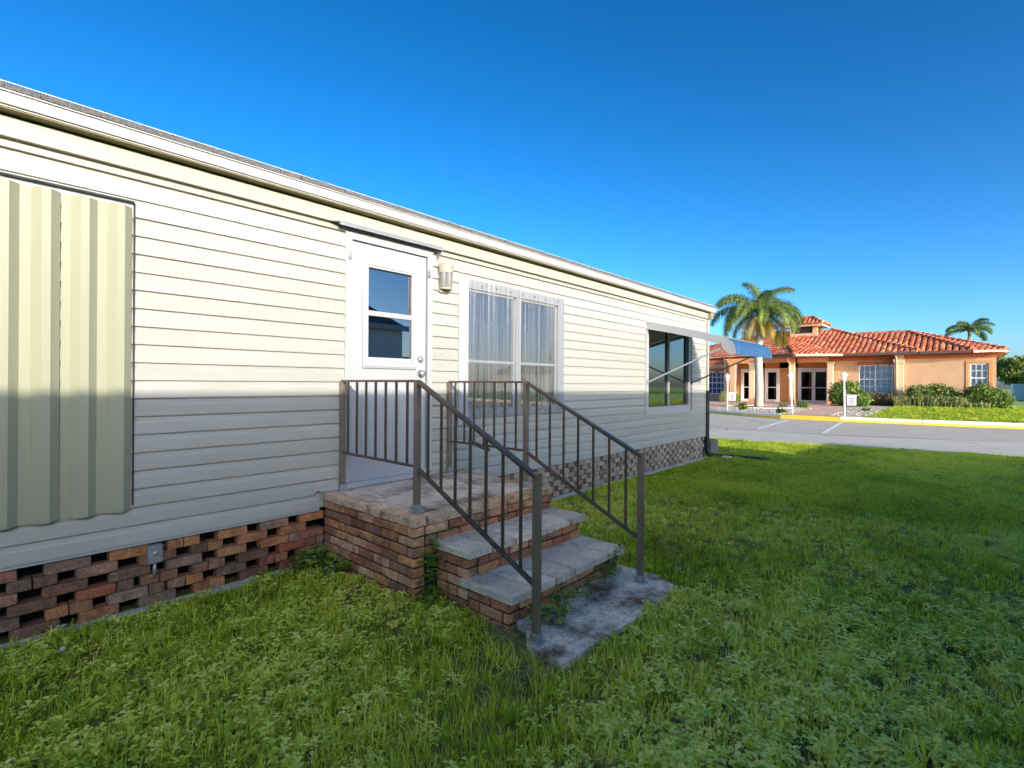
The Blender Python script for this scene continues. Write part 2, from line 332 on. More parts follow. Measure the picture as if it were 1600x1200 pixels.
for i in range(len(CURB) - 1):
    a, b = CURB[i], CURB[i + 1]; n = max(1, int(round(math.dist(a, b) / 2.8))) if abs(a[0]) < 14 and abs(b[0]) < 14 else 1
    for k in range(n):
        p = Vector(a).lerp(Vector(b), k / n); q = Vector(a).lerp(Vector(b), (k + 1) / n); d = (q - p).normalized() * .008; p += d; q -= d
        mid = (p.x + q.x) / 2; entry = -1.75 < mid < .35
        h = .21 if not entry else .19; zy = .105 if not entry else h - .02
        s = MB(); s.add([(p.x, p.y, 0), (q.x, q.y, 0), (q.x, q.y + .015, zy), (p.x, p.y + .015, zy)], [(0, 1, 2, 3)])
        s.cur = 0 if entry else 1
        s.add([(p.x, p.y + .015, zy), (q.x, q.y + .015, zy), (q.x, q.y + .03, h - .02), (p.x, p.y + .03, h - .02)], [(0, 1, 2, 3)])
        s.cur = 0 if entry else 1
        s.add([(p.x, p.y + .03, h - .02), (q.x, q.y + .03, h - .02), (q.x, q.y + .06, h), (p.x, p.y + .06, h), (q.x, q.y + .22, h + .004), (p.x, p.y + .22, h + .004), (q.x, q.y + .22, 0), (p.x, p.y + .22, 0)],
              [(0, 1, 2, 3), (3, 2, 4, 5), (5, 4, 6, 7), (0, 3, 5, 7), (1, 6, 4, 2)])
        s.build('kerb_stone', [M['yellow'], M['curb']], cb)
g = MB(); g.add([(p[0], p[1] - dy, z) for p in [CURB[4], CURB[5], CURB[6], CURB[7], CURB[8], CURB[9]] for dy, z in ((.14, .021), (-.005, .021))],
                [(2 * i, 2 * i + 2, 2 * i + 3, 2 * i + 1) for i in range(5)])
tag(g.build('yellow_edge_line', M['yellow']), kind='structure')
sheet('paved_entrance', [(-1.75, 24.27), (.3, 24.17), (-.1, 27), (-1.0, 31), (-1.3, 34), (-.9, 40.3), (-13, 41), (-15, 36), (-9.5, 31.2), (-5.6, 31.2), (-3.4, 33.2), (-2.6, 31), (-1.9, 27)], M['walk'], .008)
sheet('sidewalk', [(-15, 33.5), (-14, 30.9), (-9, 28.1), (-6, 26.5), (-6.2, 30), (-9.5, 32)], M['walk'], .008)
sheet('gravel_bed', [(-6, 26.25), (-4, 25.15), (-2.1, 24.3), (-1.75, 24.27), (-1.9, 27), (-2.6, 31), (-3.4, 33.2), (-5.6, 31.2), (-6.2, 30)], M['gravel'], .012)
g = sheet('gravel_path', [(.3, 24.17), (1.05, 24.2), (1.0, 27), (.9, 31), (.9, 38.6), (-.9, 39), (-1.3, 34), (-1.0, 31), (-.1, 27)], M['gravel'], .012)
# painted rows / ring round the palm
PX, PY = -4.85, 30.6
rg = MB(); n = 40
vs = []
for k in range(n):
    a = 2 * math.pi * k / n
    for rr, zz in ((1.75, .16), (1.75, .26), (1.6, .26), (1.6, .16)): vs.append((PX + rr * math.cos(a), PY + rr * math.sin(a), zz))
rg.add(vs, [(k * 4 + i, ((k + 1) % n) * 4 + i, ((k + 1) % n) * 4 + (i + 1) % 4, k * 4 + (i + 1) % 4) for k in range(n) for i in range(4)])
tag(rg.build('tree_ring', M['curb']), 'low round pale concrete ring around the foot of the tall palm tree', 'edging')
mu = MB(); mu.lathe([(0, .10), (.8, .08), (1.6, .05)], (PX, PY, .17), 32)
tag(mu.build('mulch_bed', M['mulch'], smooth=True), kind='structure')
# stones on gravel
st = MB(); r = random.Random(3)
for k in range(900):
    if k % 3: x = r.uniform(-6, -2); y = r.uniform(24.6, 31)
    else: x = r.uniform(-.6, .95); y = r.uniform(24.4, 34)
    if math.hypot(x - PX, y - PY) < 1.8 or (x < -1.9 and y < 25.6 - (x + 4) * .55): continue
    sz = r.uniform(.03, .09); c = Vector((x, y, bank(x, y) + .012))
    vs = [c + Vector((math.cos(a) * sz * r.uniform(.7, 1), math.sin(a) * sz * r.uniform(.7, 1), 0)) for a in (0, 1.25, 2.5, 3.8, 5)] + [c + Vector((0, 0, sz * .7))]
    st.add(vs, [(i, (i + 1) % 5, 5) for i in range(5)])
tag(st.build('gravel', mat('pebble', (.5, .47, .4), .9, island=[(.46, .41, .32), (.30, .27, .20), (.54, .48, .38), (.22, .17, .12), (.40, .30, .22)])), kind='stuff')

# ================================================================ MOBILE HOME
home = thing('mobile_home', 'long cream mobile home with vinyl lap siding on an openwork brick base', 'mobile home')
Y0, Y1 = -3.0, 10.12; ZB, PIT = .4575, .1143
DOOR = (2.20, 3.12, .585, 2.76); W1 = (3.50, 5.28, 1.12, 2.57); W2 = (7.60, 9.26, 1.02, 2.50); SH = (-2.2, .735, .68, 2.56)
OPEN = [DOOR, W1, W2]
PROF = [(.003, 0), (.0195, .0), (.0190, .012), (.0170, .068), (.0095, .084), (.0085, .1035), (.0012, .1055), (.001, PIT - .001)]
def clip_prof(zl, zh):
    out = []
    P = PROF[1:]
    def at(z):
        for (xa, za), (xb, zb) in zip(P, P[1:]):
            if za <= z <= zb: return (xa + (xb - xa) * (z - za) / (zb - za + 1e-9), z)
        return P[-1]
    zs = [zl] + [p[1] for p in P if zl < p[1] < zh] + [zh]
    out = [at(z) for z in zs]
    if zl <= 0: out = [(.001, 0)] + out
    else: out = [(.001, zl)] + out
    return out
def panel(y0, y1, zc, zl=0., zh=PIT - .001):
    dy = rnd.uniform(0, .0008); pr = clip_prof(zl, zh); s = MB(); n = len(pr)
    seg = max(1, int((y1 - y0) / 1.2)); ys = [y0 + (y1 - y0) * i / seg for i in range(seg + 1)]
    wob = [rnd.uniform(-.0012, .0012) for _ in ys]
    vs = [(x + dy + (wob[i] if x > .008 else 0), y, zc + z + (wob[i] * .6 if z < .1 else 0)) for i, y in enumerate(ys) for x, z in pr]
    fs = [(i * n + k, (i + 1) * n + k, (i + 1) * n + k + 1, i * n + k + 1) for i in range(seg) for k in range(n - 1)]
    fs += [tuple(range(n)), tuple(range(seg * n, (seg + 1) * n))]
    s.add(vs, fs); s.build('siding_panel', M['vinyl'], home)
NC = 20
for c in range(NC):
    zc = ZB + c * PIT; iv = [(Y0, Y1 - .04, 0., PIT - .001)]
    if c == 0: iv = [(Y0, 1.985, 0, PIT - .001), (3.5, Y1 - .04, 0, PIT - .001)]
    if zc < .58 < zc + PIT: iv = [(Y0, 1.94, 0, PIT - .001), (1.94, 3.52, .585 - zc, PIT - .001), (3.52, Y1 - .04, 0, PIT - .001)]
    for (a, b, z0, z1) in OPEN:
        nv = []
        for (p, q, zl, zh) in iv:
            lo, hi = z0 - zc, z1 - zc
            if q <= a or p >= b or lo >= zh or hi <= zl: nv.append((p, q, zl, zh)); continue
            if p < a: nv.append((p, a, zl, zh))
            if q > b: nv.append((b, q, zl, zh))
            if lo > zl + .008: nv.append((max(p, a), min(q, b), zl, lo))
            if hi < zh - .008: nv.append((max(p, a), min(q, b), hi, zh))
        iv = nv
    for (p, q, zl, zh) in iv:
        # split long runs at a staggered overlap seam
        cuts = [p]; seam = Y0 + ((c * 1.37) % 3.66)
        while seam < q:
            if seam > p + .4 and seam < q - .4: cuts.append(seam)
            seam += 3.66
        cuts.append(q)
        for a, b in zip(cuts, cuts[1:]): panel(a, b, zc, zl, zh)
ZT = ZB + NC * PIT   # 2.7435
# core wall with openings
s = MB(); ys = sorted({Y0, Y1 - .03, *[v for o in OPEN for v in o[:2]]})
for a, b in zip(ys, ys[1:]):
    m_ = (a + b) / 2; op = [o for o in OPEN if o[0] < m_ < o[1]]
    if op: s.box(-.12, 0, a, b, .46, op[0][2] + .02); s.box(-.12, 0, a, b, op[0][3] - .02, 3.0)
    else: s.box(-.12, 0, a, b, .46, 3.0)
s.box(-6.9, -.12, Y1 - .15, Y1 - .04, .46, 3.0); s.box(-7.0, -6.9, Y0, Y1 - .04, .46, 3.0); s.box(-6.9, -.12, Y0, Y0 + .1, .46, 3.0)
s.box(-6.9, -.12, Y0 + .1, Y1 - .15, .46, .5)
s.build('wall', M['vinyl_trim'], home)
# trims: starter strip, frieze, soffit, fascia, drip edge
s = MB(); s.box(.002, .012, Y0, 1.96, ZB - .022, ZB - .001); s.box(.002, .012, 3.52, Y1, ZB - .022, ZB - .001)
s.box(.002, .018, Y0, 1.96, ZB - .008, ZB - .0055); s.box(.002, .018, 3.52, Y1, ZB - .008, ZB - .0055)
s.build('starter_strip', M['white'], home)
s = MB(); s.box(.0, .022, 1.955, 1.977, .44, .60); s.box(.0, .022, 1.955, 2.2, .583, .606); s.build('end_channel', M['white'], home)
ZF = ZT + .012
s = MB()
for a, b in ((Y0, 4.9), (4.905, 8.2), (8.205, Y1 + .03)):
    s.box(.001, .026, a, b, ZF - .002, ZF + .034)
    s.box(.001, .052, a, b, ZF + .048, ZF + .155)
    s.box(.001, .006, a, b, ZF + .034, ZF + .048)
s.build('frieze_board', M['vinyl_trim'], home, bevel=.002)
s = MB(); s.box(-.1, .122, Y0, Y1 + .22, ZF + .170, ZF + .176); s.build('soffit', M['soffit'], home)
s = MB(); s.box(.123, .138, Y0, Y1 + .22, 2.945, 3.012); s.box(.100, .123, Y0, Y1 + .22, 2.935, 2.945); s.build('fascia', M['fascia'], home, bevel=.002)
s = MB(); s.box(-.1, .12, Y1 + .0, Y1 + .10, 2.80, 2.928); s.build('eave_block', mat('weathered_wood', (.30, .24, .13), .9, var=.5, vscale=20), home)
rf = MB(); rf.add([(.15, Y0, 3.016), (.15, Y1 + .24, 3.016), (-3.5, Y1 + .24, 3.75), (-3.5, Y0, 3.75), (-7.2, Y1 + .24, 3.0), (-7.2, Y0, 3.0)], [(0, 1, 2, 3), (3, 2, 4, 5)])
rfo = rf.build('roof', M['shingle'], home)
s = MB(); r = random.Random(11); y = Y0
while y < Y1 + .2:
    w = r.uniform(.10, .16); t = r.uniform(.026, .036); e = .150 + r.uniform(0, .008)
    s.add([(e, y + .002, 3.018), (e, y + w, 3.018), (e, y + .002, 3.018 + t), (e, y + w, 3.018 + t), (-.1, y + .002, 3.068 + t), (-.1, y + w, 3.068 + t)], [(0, 1, 3, 2), (2, 3, 5, 4)]); y += w
sg = s.build('shingle', M['shingle'], rfo); sg['kind'] = 'stuff'
s = MB(); s.box(.139, .151, Y0, Y1 + .23, 3.009, 3.0155); s.box(.139, .146, Y0, Y1 + .23, 3.055, 3.06); s.build('drip_edge', M['fascia'], rfo)
# corner post + downspout
s = MB(); s.box(-.05, .02, Y1 - .04, Y1 + .01, ZB - .02, ZF + .15); s.build('corner_post', M['vinyl_trim'], home, bevel=.003)
s = MB(); s.bar((.015, Y1 + .055, 1.35), (.015, Y1 + .055, 2.80), .075, .06); s.build('downspout', M['beige'], home, bevel=.006)
s = MB(); p0 = [(.02, Y1 + .06, 1.36), (.02, Y1 + .06, .9), (.02, Y1 + .06, .25), (.03, Y1 + .065, .14), (.07, Y1 + .08, .07), (.16, Y1 + .13, .045), (.45, Y1 + .32, .04), (.8, Y1 + .42, .035), (1.1, Y1 + .45, .03)]
s.tube(p0, [.052, .052, .05, .05, .048, .045, .04, .035, .032], 10)
s.build('drain_pipe', M['black'], home, smooth=True)
# footing + brick skirt
s = MB(); s.box(-.02, .075, Y0, 2.0, -.05, .030); s.box(-.02, .075, 3.5, Y1 + .05, -.05, .030); s.build('footing', M['concrete'], home, bevel=.008)
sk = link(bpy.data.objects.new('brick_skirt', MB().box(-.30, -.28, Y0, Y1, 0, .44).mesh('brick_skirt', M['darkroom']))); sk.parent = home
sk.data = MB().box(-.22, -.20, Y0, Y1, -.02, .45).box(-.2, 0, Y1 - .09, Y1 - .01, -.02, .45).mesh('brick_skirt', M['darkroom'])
bd = [brick_mesh(.198, .09, .0615, i, M['brick_dark']) for i in range(4)]; bp = [brick_mesh(.198, .09, .0615, i + 9, M['brick_pale']) for i in range(4)]
r = random.Random(21); CH = .0665
for c in range(6):
    z = .031 + c * CH + .031
    for (a, b, far) in ((-1.2, 2.03, 0), (3.5, Y1 - .02, 1)):
        BL, GP = (.200, .098) if not far else (.142, .074)
        y = a - .1 + ((BL + GP) / 2 if c % 2 else 0)
        while y < b - .04:
            y0_ = y + r.uniform(-.012, .012); L = BL + r.uniform(-.012, .014)
            if y0_ + L > b - .05: L = b - y0_
            segs = [(y0_, L)]
            if not far and r.random() < .3: segs = [(y0_, L * .48), (y0_ + L * .5, L * .5)]
            if r.random() < .13: segs.append((y0_ + L + .004, GP - .012))
            for (p, l_) in segs:
                if l_ > .04 and p + l_ <= b + .002: inst('brick', r.choice(bp if far else bd), sk, (-.047 + r.uniform(-.004, .006), p + l_ / 2, z + r.uniform(-.001, .001)), (r.uniform(-.008, .008), 0, R(90) + r.uniform(-.015, .015)), (l_ / .2, 1, 1))
            y += BL + GP
# ----- door
DY0, DY1, DZ0, DZ1 = DOOR
door = MB()
# slab with hole for the window
wy0, wy1, wz0, wz1 = 2.412, 2.885, 1.655, 2.495
for bx in ((DY0 + .066, wy0, DZ0 + .06, DZ1 - .07), (wy1, DY1 - .066, DZ0 + .06, DZ1 - .07), (wy0, wy1, DZ0 + .06, wz0), (wy0, wy1, wz1, DZ1 - .07)):
    door.box(-.035, .010, bx[0], bx[1], bx[2], bx[3])
dr = door.build('door', M['white'], home); dr['label'] = 'white house door with a tall two part window'
s = MB(); s.box(-.05, .034, DY0 - .005, DY0 + .055, DZ0 + .05, DZ1); s.box(-.05, .034, DY1 - .055, DY1 + .005, DZ0 + .05, DZ1); s.box(-.05, .034, DY0 + .056, DY1 - .056, DZ1 - .06, DZ1)
s.box(.0, .042, DY0 + .012, DY0 + .030, DZ0 + .05, DZ1 - .01); s.box(.0, .042, DY1 - .030, DY1 - .012, DZ0 + .05, DZ1 - .01)
s.build('door_frame', M['white'], dr, bevel=.003)
s = MB(); s.box(-.05, .060, DY0 + .0, DY1 - .0, DZ0 + .0, DZ0 + .045); s.box(-.05, .030, DY0 + .06, DY1 - .06, DZ0 + .046, DZ0 + .075); s.build('threshold', M['white'], dr, bevel=.004)
s = MB()
f = .048
for a, b, c_, d in ((wy0 - f, wy0 + .004, wz0 - f, wz1 + f), (wy1 - .004, wy1 + f, wz0 - f, wz1 + f), (wy0, wy1, wz1 - .004, wz1 + f), (wy0, wy1, wz0 - f, wz0 + .004)): s.box(.008, .030, a, b, c_, d)
s.box(-.02, .022, wy0, wy1, 2.070, 2.115); s.box(-.01, .016, wy0, wy1, wz0 + .004, wz0 + .05)
for a, b, c_, d in ((wy0 - f + .012, wy0 - .014, wz0 - f + .012, wz1 + f - .012), (wy1 + .014, wy1 + f - .012, wz0 - f + .012, wz1 + f - .012), (wy0 - .014, wy1 + .014, wz1 + .014, wz1 + f - .012), (wy0 - .014, wy1 + .014, wz0 - f + .012, wz0 - .014)): s.box(.0302, .038, a, b, c_, d)
s.build('window_frame', M['white'], dr, bevel=.004)
s = MB(); s.box(-.006, -.002, wy0, wy1, 2.10, wz1); s.box(.004, .008, wy0, wy1, wz0 + .03, 2.09); s.build('pane', M['dglass'], dr)
s = MB(); s.box(-.09, -.085, wy0 - .1, wy1 + .1, wz0 - .1, wz1 + .1); s.build('door_backing', mat('slate_backing', (.05, .065, .075), .8, var=.4, vscale=3), dr)  # plain slate sheet behind the glass, keeps the panes from going black
# raised lower panels
s = MB()
for a, b in ((2.36, 2.58), (2.68, 2.90)):
    for z0, z1 in ((.76, 1.42),):
        s.box(.010, .016, a, b, z0, z1); s.box(.016, .021, a + .025, b - .025, z0 + .03, z1 - .03)
        s.box(.016, .020, a, a + .01, z0, z1); s.box(.016, .020, b - .01, b, z0, z1)
s.build('door_panel', M['white'], dr, bevel=.004)
for z, rr, nm in ((1.705, .028, 'deadbolt'), (1.57, .032, 'door_knob')):
    s = MB(); pr = [(0.001, .062 if nm == 'door_knob' else .024), (rr * .8, .058 if nm == 'door_knob' else .022), (rr, .045 if nm == 'door_knob' else .016), (rr * .7, .03 if nm == 'door_knob' else .012), (rr * .45, .012), (rr * 1.05, .008), (rr * 1.05, 0)]
    s.lathe(pr, n=18); o = s.build(nm, M['galv'], dr, smooth=True); o.location = (.0105, 2.99, z); o.rotation_euler = (0, R(90), 0)
s = MB()
for yy, zz in ((2.212, 2.52), (3.06, 2.50)):
    s.box(.042, .050, yy, yy + .024, zz, zz + .07); s.box(.050, .066, yy + .004, yy + .010, zz + .01, zz + .06); s.box(.050, .060, yy + .014, yy + .020, zz + .02, zz + .05)
s.build('latch_bracket', M['galv'], dr)
# drip hood over the door
s = MB(); s.add([(.02, 2.12, 2.845), (.02, 3.22, 2.845), (.105, 2.10, 2.795), (.105, 3.20, 2.795), (.105, 2.10, 2.775), (.105, 3.20, 2.775), (.02, 2.12, 2.80), (.02, 3.22, 2.80)],
                [(0, 1, 3, 2), (2, 3, 5, 4), (4, 5, 7, 6), (0, 2, 4, 6), (1, 7, 5, 3), (0, 6, 7, 1)])
s.add([(.02, 2.12, 2.845), (.105, 2.10, 2.795), (.06, 2.04, 2.80), (.02, 2.05, 2.80)], [(0, 1, 2, 3)])
s.bar((.08, 3.19, 2.785), (.02, 3.19, 2.70), .014); s.bar((.02, 3.19, 2.80), (.02, 3.19, 2.68), .016)
s.build('drip_hood', M['galv'], home)
# ----- window 1 with clear corrugated sheet
a, b, z0, z1 = W1
win = MB(); win.box(.0, .034, a - .03, a + .105, z0 - .08, z1 + .02); win.box(.0, .034, b - .12, b + .0, z0, z1 + .0); win.box(.0, .030, a + .105, b - .12, z1 - .09, z1 + .0)
win.box(.0, .030, a + .105, b - .12, z0 - .01, z0 + .09); wv = win.build('window', M['white'], home, bevel=.003)
s = MB(); mid = (a + b) / 2 + .02
for y0_, y1_ in ((a + .105, mid - .045), (mid + .045, b - .12)):
    s.box(-.02, .006, y0_, y0_ + .012, z0 + .09, z1 - .09); s.box(-.02, .006, y1_ - .022, y1_, z0 + .09, z1 - .09); s.box(-.02, .006, y0_, y1_, z1 - .115, z1 - .09); s.box(-.03, .004, y0_, y1_, 1.70, 1.73)
s.box(-.02, .020, mid - .045, mid + .045, z0 + .09, z1 - .09)
s.build('window_frame', M['white'], wv)
s = MB(); s.box(-.018, -.014, a + .117, mid - .05, z0 + .08, z1 - .11); s.box(-.018, -.014, mid + .05, b - .14, z0 + .08, z1 - .11); s.build('pane', M['glass'], wv)
s = MB(); n = 160; vs = []
for i in range(n + 1):
    yy = a + .03 + (b - a - .06) * i / n; xx = -.09 + .02 * math.sin(i * 1.15) + .008 * math.sin(i * .37); vs += [(xx, yy, z0 + .0), (xx, yy, z1)]
s.add(vs, [(2 * i, 2 * i + 2, 2 * i + 3, 2 * i + 1) for i in range(n)]); s.build('curtain', M['curtain'], wv, smooth=True)
s = MB(); n = 300; vs = []; per = .0735
for i in range(n + 1):
    yy = a + .10 + (b - a - .10) * i / n; ph = 2 * math.pi * yy / per; xx = .048 + (.0072 + .002 * math.sin(yy * 13)) * math.sin(ph + .8 * math.sin(yy * 7)) + .0015 * math.sin(yy * 9); vs += [(xx, yy, z0 - .015 + .002 * math.sin(yy * 31)), (xx, yy, z1 + .005)]
s.add(vs, [(2 * i, 2 * i + 2, 2 * i + 3, 2 * i + 1) for i in range(n)]); s.build('corrugated_sheet', M['sheet'], wv, smooth=True)
s = MB()
yy = a + .17; k = 0
while yy < b:
    s.lathe([(.001, .008), (.007, .004), (.008, 0)], (0, 0, 0), 8)
    v0 = len(s.v) - 24
    for q in range(v0, len(s.v)):
        x_, y_, z_ = s.v[q]; s.v[q] = (.058 + z_, yy + x_, (z1 - .05 if k % 2 else z0 + .045) + y_)
    k += 1; yy += .11
s.build('screw', mat('rust', (.12, .06, .04), .8), wv)
# ----- window 2
a, b, z0, z1 = W2
win = MB(); win.box(.0, .036, a - .055, a + .035, z0 - .06, z1 + .02); win.box(.0, .036, b - .02, b + .05, z0 - .03, z1); win.box(.0, .036, a + .035, b - .02, z0 - .06, z0 + .08); win.box(.0, .036, a + .035, b - .02, z1 - .05, z1)
w2 = win.build('window', M['white'], home, bevel=.003)
s = MB(); s.box(-.05, .01, b - .10, b - .02, z0 + .08, z1 - .05); mid = 8.43
s.box(-.05, .010, a + .035, a + .05, z0 + .08, z1 - .05); s.box(-.05, -.01, mid - .05, mid - .01, z0 + .08, z1 - .05); s.box(-.05, .01, a + .05, b - .1, z0 + .08, z0 + .10); s.build('window_frame', M['blackmetal'], w2)
s = MB(); s.box(-.03, .014, mid - .01, mid + .035, z0 + .08, z1 - .05); s.build('mullion', M['dirtywhite'], w2)
s = MB(); s.box(-.026, -.022, a + .045, mid, z0 + .09, z1 - .06); s.box(-.016, -.012, mid, b - .09, z0 + .09, z1 - .06); s.build('pane', M['glass'], w2)
s = MB(); x0 = -1.6
s.add([(x, y, z) for x in (-.12, x0) for y in (a - .3, b + .3) for z in (z0 - .4, z1 + .2)], [(4, 5, 7, 6), (0, 1, 5, 4), (2, 6, 7, 3), (0, 4, 6, 2), (1, 3, 7, 5)]); s.build('room', M['darkroom'], w2)
# ----- storm shutter
sh = thing('storm_shutter', 'ribbed cream metal storm shutter screwed over the leftmost window of the mobile home', 'storm shutter')
PR = [(.0, 0), (.045, 0), (.085, .042), (.125, .042), (.165, 0)]   # one rib .165
P = .1685
yb = .735
for k in range(8):
    s = MB(); y1_ = yb - k * 2 * P; pts = []
    for j in range(2):
        y0_ = y1_ - (j + 1) * P
    prof = []
    for j in (1, 0):
        st0 = y1_ - (j + 1) * P
        prof += [(st0 + 0.0, .0), (st0 + .040, .0), (st0 + .080, .042), (st0 + .120, .042), (st0 + .163, .0)]
    prof = [(y_ - .0 + (P - .163), x_) for y_, x_ in prof]
    if k == 0: prof = [(p_[0] , p_[1]) for p_ in prof]
    off = .024 + (.004 if k % 2 else 0)
    n = len(prof); vs = []
    for z in (.675, 2.565): vs += [(off + x_, y_, z + (.0 if z > 1 else 0)) for y_, x_ in prof]
    s.add(vs, [(i, i + 1, n + i + 1, n + i) for i in range(n - 1)])
    o = s.build('corrugated_panel', M['shutter'], sh); md_ = o.modifiers.new('thickness', 'SOLIDIFY'); md_.thickness = .0012; md_.offset = -1
scm = MB(); scm.lathe([(.001, .012), (.007, .010), (.008, .003), (.014, .002), (.014, 0)], n=10); scme = scm.mesh('screw', mat('rusty_screw', (.10, .08, .06), .6, metal=.4), True)
for k in range(10):
    yy = yb - .025 - k * P + .004
    for z in (.72, 2.515): inst('screw', scme, sh, (.0275, yy - .003, z), (0, R(90), 0))
inst('screw', scme, sh, (.0235, yb - .025 - 3 * P, 1.40), (0, R(90), 0)); inst('screw', scme, sh, (.0235, yb - .025 - 1 * P, 1.42), (0, R(90), 0))
s = MB(); s.box(.012, .019, SH[0], .742, 2.50, 2.605); s.box(.019, .066, SH[0], .742, 2.5995, 2.605); s.build('header_track', M['white'], sh)
s = MB(); s.box(.016, .024, .742, .752, .70, 2.60); s.build('sealant', mat('caulk', (.05, .045, .04), .9), sh)

# ----- wall lamp
lp = thing('wall_lamp', 'beige outdoor wall lamp with a ribbed glass shade right of the house door', 'wall lamp', (.016, 3.27, 2.53))
s = MB(); s.box(0, .022, -.065, .065, -.15, .14); s.build('back_plate', mat('lamp_beige', (.42, .37, .27), .5), lp, bevel=.008)
s = MB(); n = 14
def halfcyl(mb, r0, z0_, r1, z1_, cx=.022):
    vs = [(cx + rr * math.cos(t) * 1.1, rr * .95 * math.sin(t), z) for rr, z in ((r0, z0_), (r1, z1_)) for t in [math.pi * (i / n - .5) for i in range(n + 1)]]
    mb.add(vs, [(i, i + 1, n + 1 + i + 1, n + 1 + i) for i in range(n)])
halfcyl(s, .082, .045, .085, .115); halfcyl(s, .085, .115, .07, .135); halfcyl(s, .07, .135, .001, .137); halfcyl(s, .001, .045, .082, .045); s.build('lamp_cap', bpy.data.materials['lamp_beige'], lp, smooth=False)
s = MB(); n = 40
vs = []
for z, rr in ((-.105, .070), (.044, .076)):
    for i in range(n + 1):
        t = math.pi * (i / n - .5); q = rr + (.0025 if i % 2 else 0); vs.append((.022 + q * math.cos(t) * 1.1, q * .95 * math.sin(t), z))
s.add(vs, [(i, i + 1, n + 1 + i + 1, n + 1 + i) for i in range(n)]); s.add([vs[i] for i in range(n + 1)], [tuple(range(n + 1))])
s.build('lamp_shade', mat('frosted_glass', (.22, .22, .19), .2, var=.35, stretch=(1, 6, .3)), lp)
s = MB(); halfcyl(s, .074, -.12, .076, -.104); halfcyl(s, .001, -.12, .074, -.12); s.build('lamp_rim', bpy.data.materials['lamp_beige'], lp)

# ----- outlet box
ob = thing('outlet_box', 'small grey weatherproof outlet box on the dark brick base below the siding', 'outlet box', (.012, .862, .365))
s = MB(); s.box(-.01, .045, -.042, .042, -.055, .06); s.build('box_body', mat('box_grey', (.24, .24, .21), .6, var=.2), ob, bevel=.006)
s = MB(); s.box(.045, .050, -.036, .036, -.048, .053); s.build('box_cover', mat('box_cover', (.28, .28, .25), .5, var=.3, vscale=30), ob, bevel=.003)
s = MB(); s.lathe([(.001, .006), (.014, .005), (.016, 0)], n=14); o = s.build('dial', M['galv'], ob, smooth=True); o.location = (.05, 0, .012); o.rotation_euler = (0, R(90), 0)
s = MB(); s.tube([(.02, 0, -.055), (.02, 0, -.12), (-.03, 0, -.17)], .011, 8); s.build('conduit', M['galv'], ob, smooth=True)

# ----- awning
aw = thing('window_awning', 'white awning with a blue scalloped front over the far house window', 'awning')
AY0, AY1 = 7.58, 9.34
s = MB(); pr = [(.02, 2.48), (.45, 2.385), (.9, 2.27), (1.22, 2.17)]; th = .05
nb = 9
for i in range(nb):   # pans
    y0_ = AY0 + (AY1 - AY0) * i / nb; y1_ = AY0 + (AY1 - AY0) * (i + 1) / nb - .012
    vs = [(x, y, z + d) for y in (y0_, y1_) for x, z in pr for d in (0, -.02)]; n = len(pr) * 2
    fs = []
    for j in range(len(pr) - 1):
        fs += [(2 * j, 2 * j + 2, n + 2 * j + 2, n + 2 * j), (2 * j + 1, n + 2 * j + 1, n + 2 * j + 3, 2 * j + 3), (2 * j, 2 * j + 1, 2 * j + 3, 2 * j + 2), (n + 2 * j, n + 2 * j + 2, n + 2 * j + 3, n + 2 * j + 1)]
    s.add(vs, fs)
s.build('awning_pan', M['white'], aw)
s = MB()
for y_ in (AY0 - .02, AY1 + .004):
    for (xa, za), (xb, zb) in zip(pr, pr[1:]): s.bar((xa, y_ + .008, za - .036), (xb, y_ + .008, zb - .036), .016, .115)
s.bar((.04, AY0 - .02, 2.47), (.04, AY1 + .02, 2.47), .03, .03); s.build('side_rail', M['white'], aw)
# blue curved front with fine flutes
s = MB(); n = 110; arc = [(1.20, 2.185), (1.30, 2.165), (1.38, 2.12), (1.425, 2.05), (1.44, 1.97), (1.44, 1.925)]
vs = []
for i in range(n + 1):
    y_ = AY0 - .02 + (AY1 - AY0 + .04) * i / n; w = .006 * math.sin(i * 1.57)
    for j, (x, z) in enumerate(arc): vs.append((x + w, y_, z + (w * 1.5 if j == len(arc) - 1 else 0)))
m_ = len(arc)
s.add(vs, [(i * m_ + j, (i + 1) * m_ + j, (i + 1) * m_ + j + 1, i * m_ + j + 1) for i in range(n) for j in range(m_ - 1)]); s.build('valance', M['blue'], aw, smooth=True)
s = MB()
for y_ in (AY0 - .018, AY1 + .018): s.add([(x, y_, z) for x, z in [(1.21, 2.17)] + arc[1:] + [(1.34, 1.93), (1.24, 2.02)]], [tuple(range(len(arc) + 2))])
s.build('end_cheek', M['white'], aw)
for y_, mt in ((AY0 + .0, M['white']), (AY1 + .02, M['bronze'])):
    s = MB(); s.bar((.045, y_, 1.51), (1.22, y_, 2.02), .022, .022); s.bar((.03, y_, 1.48), (.06, y_, 1.54), .04, .03); s.build('support_arm', mt, aw)
s = MB(); s.box(.036, .046, AY1 + .0, AY1 + .02, 1.0, 2.45); s.build('guide_rail', M['bronze'], aw)

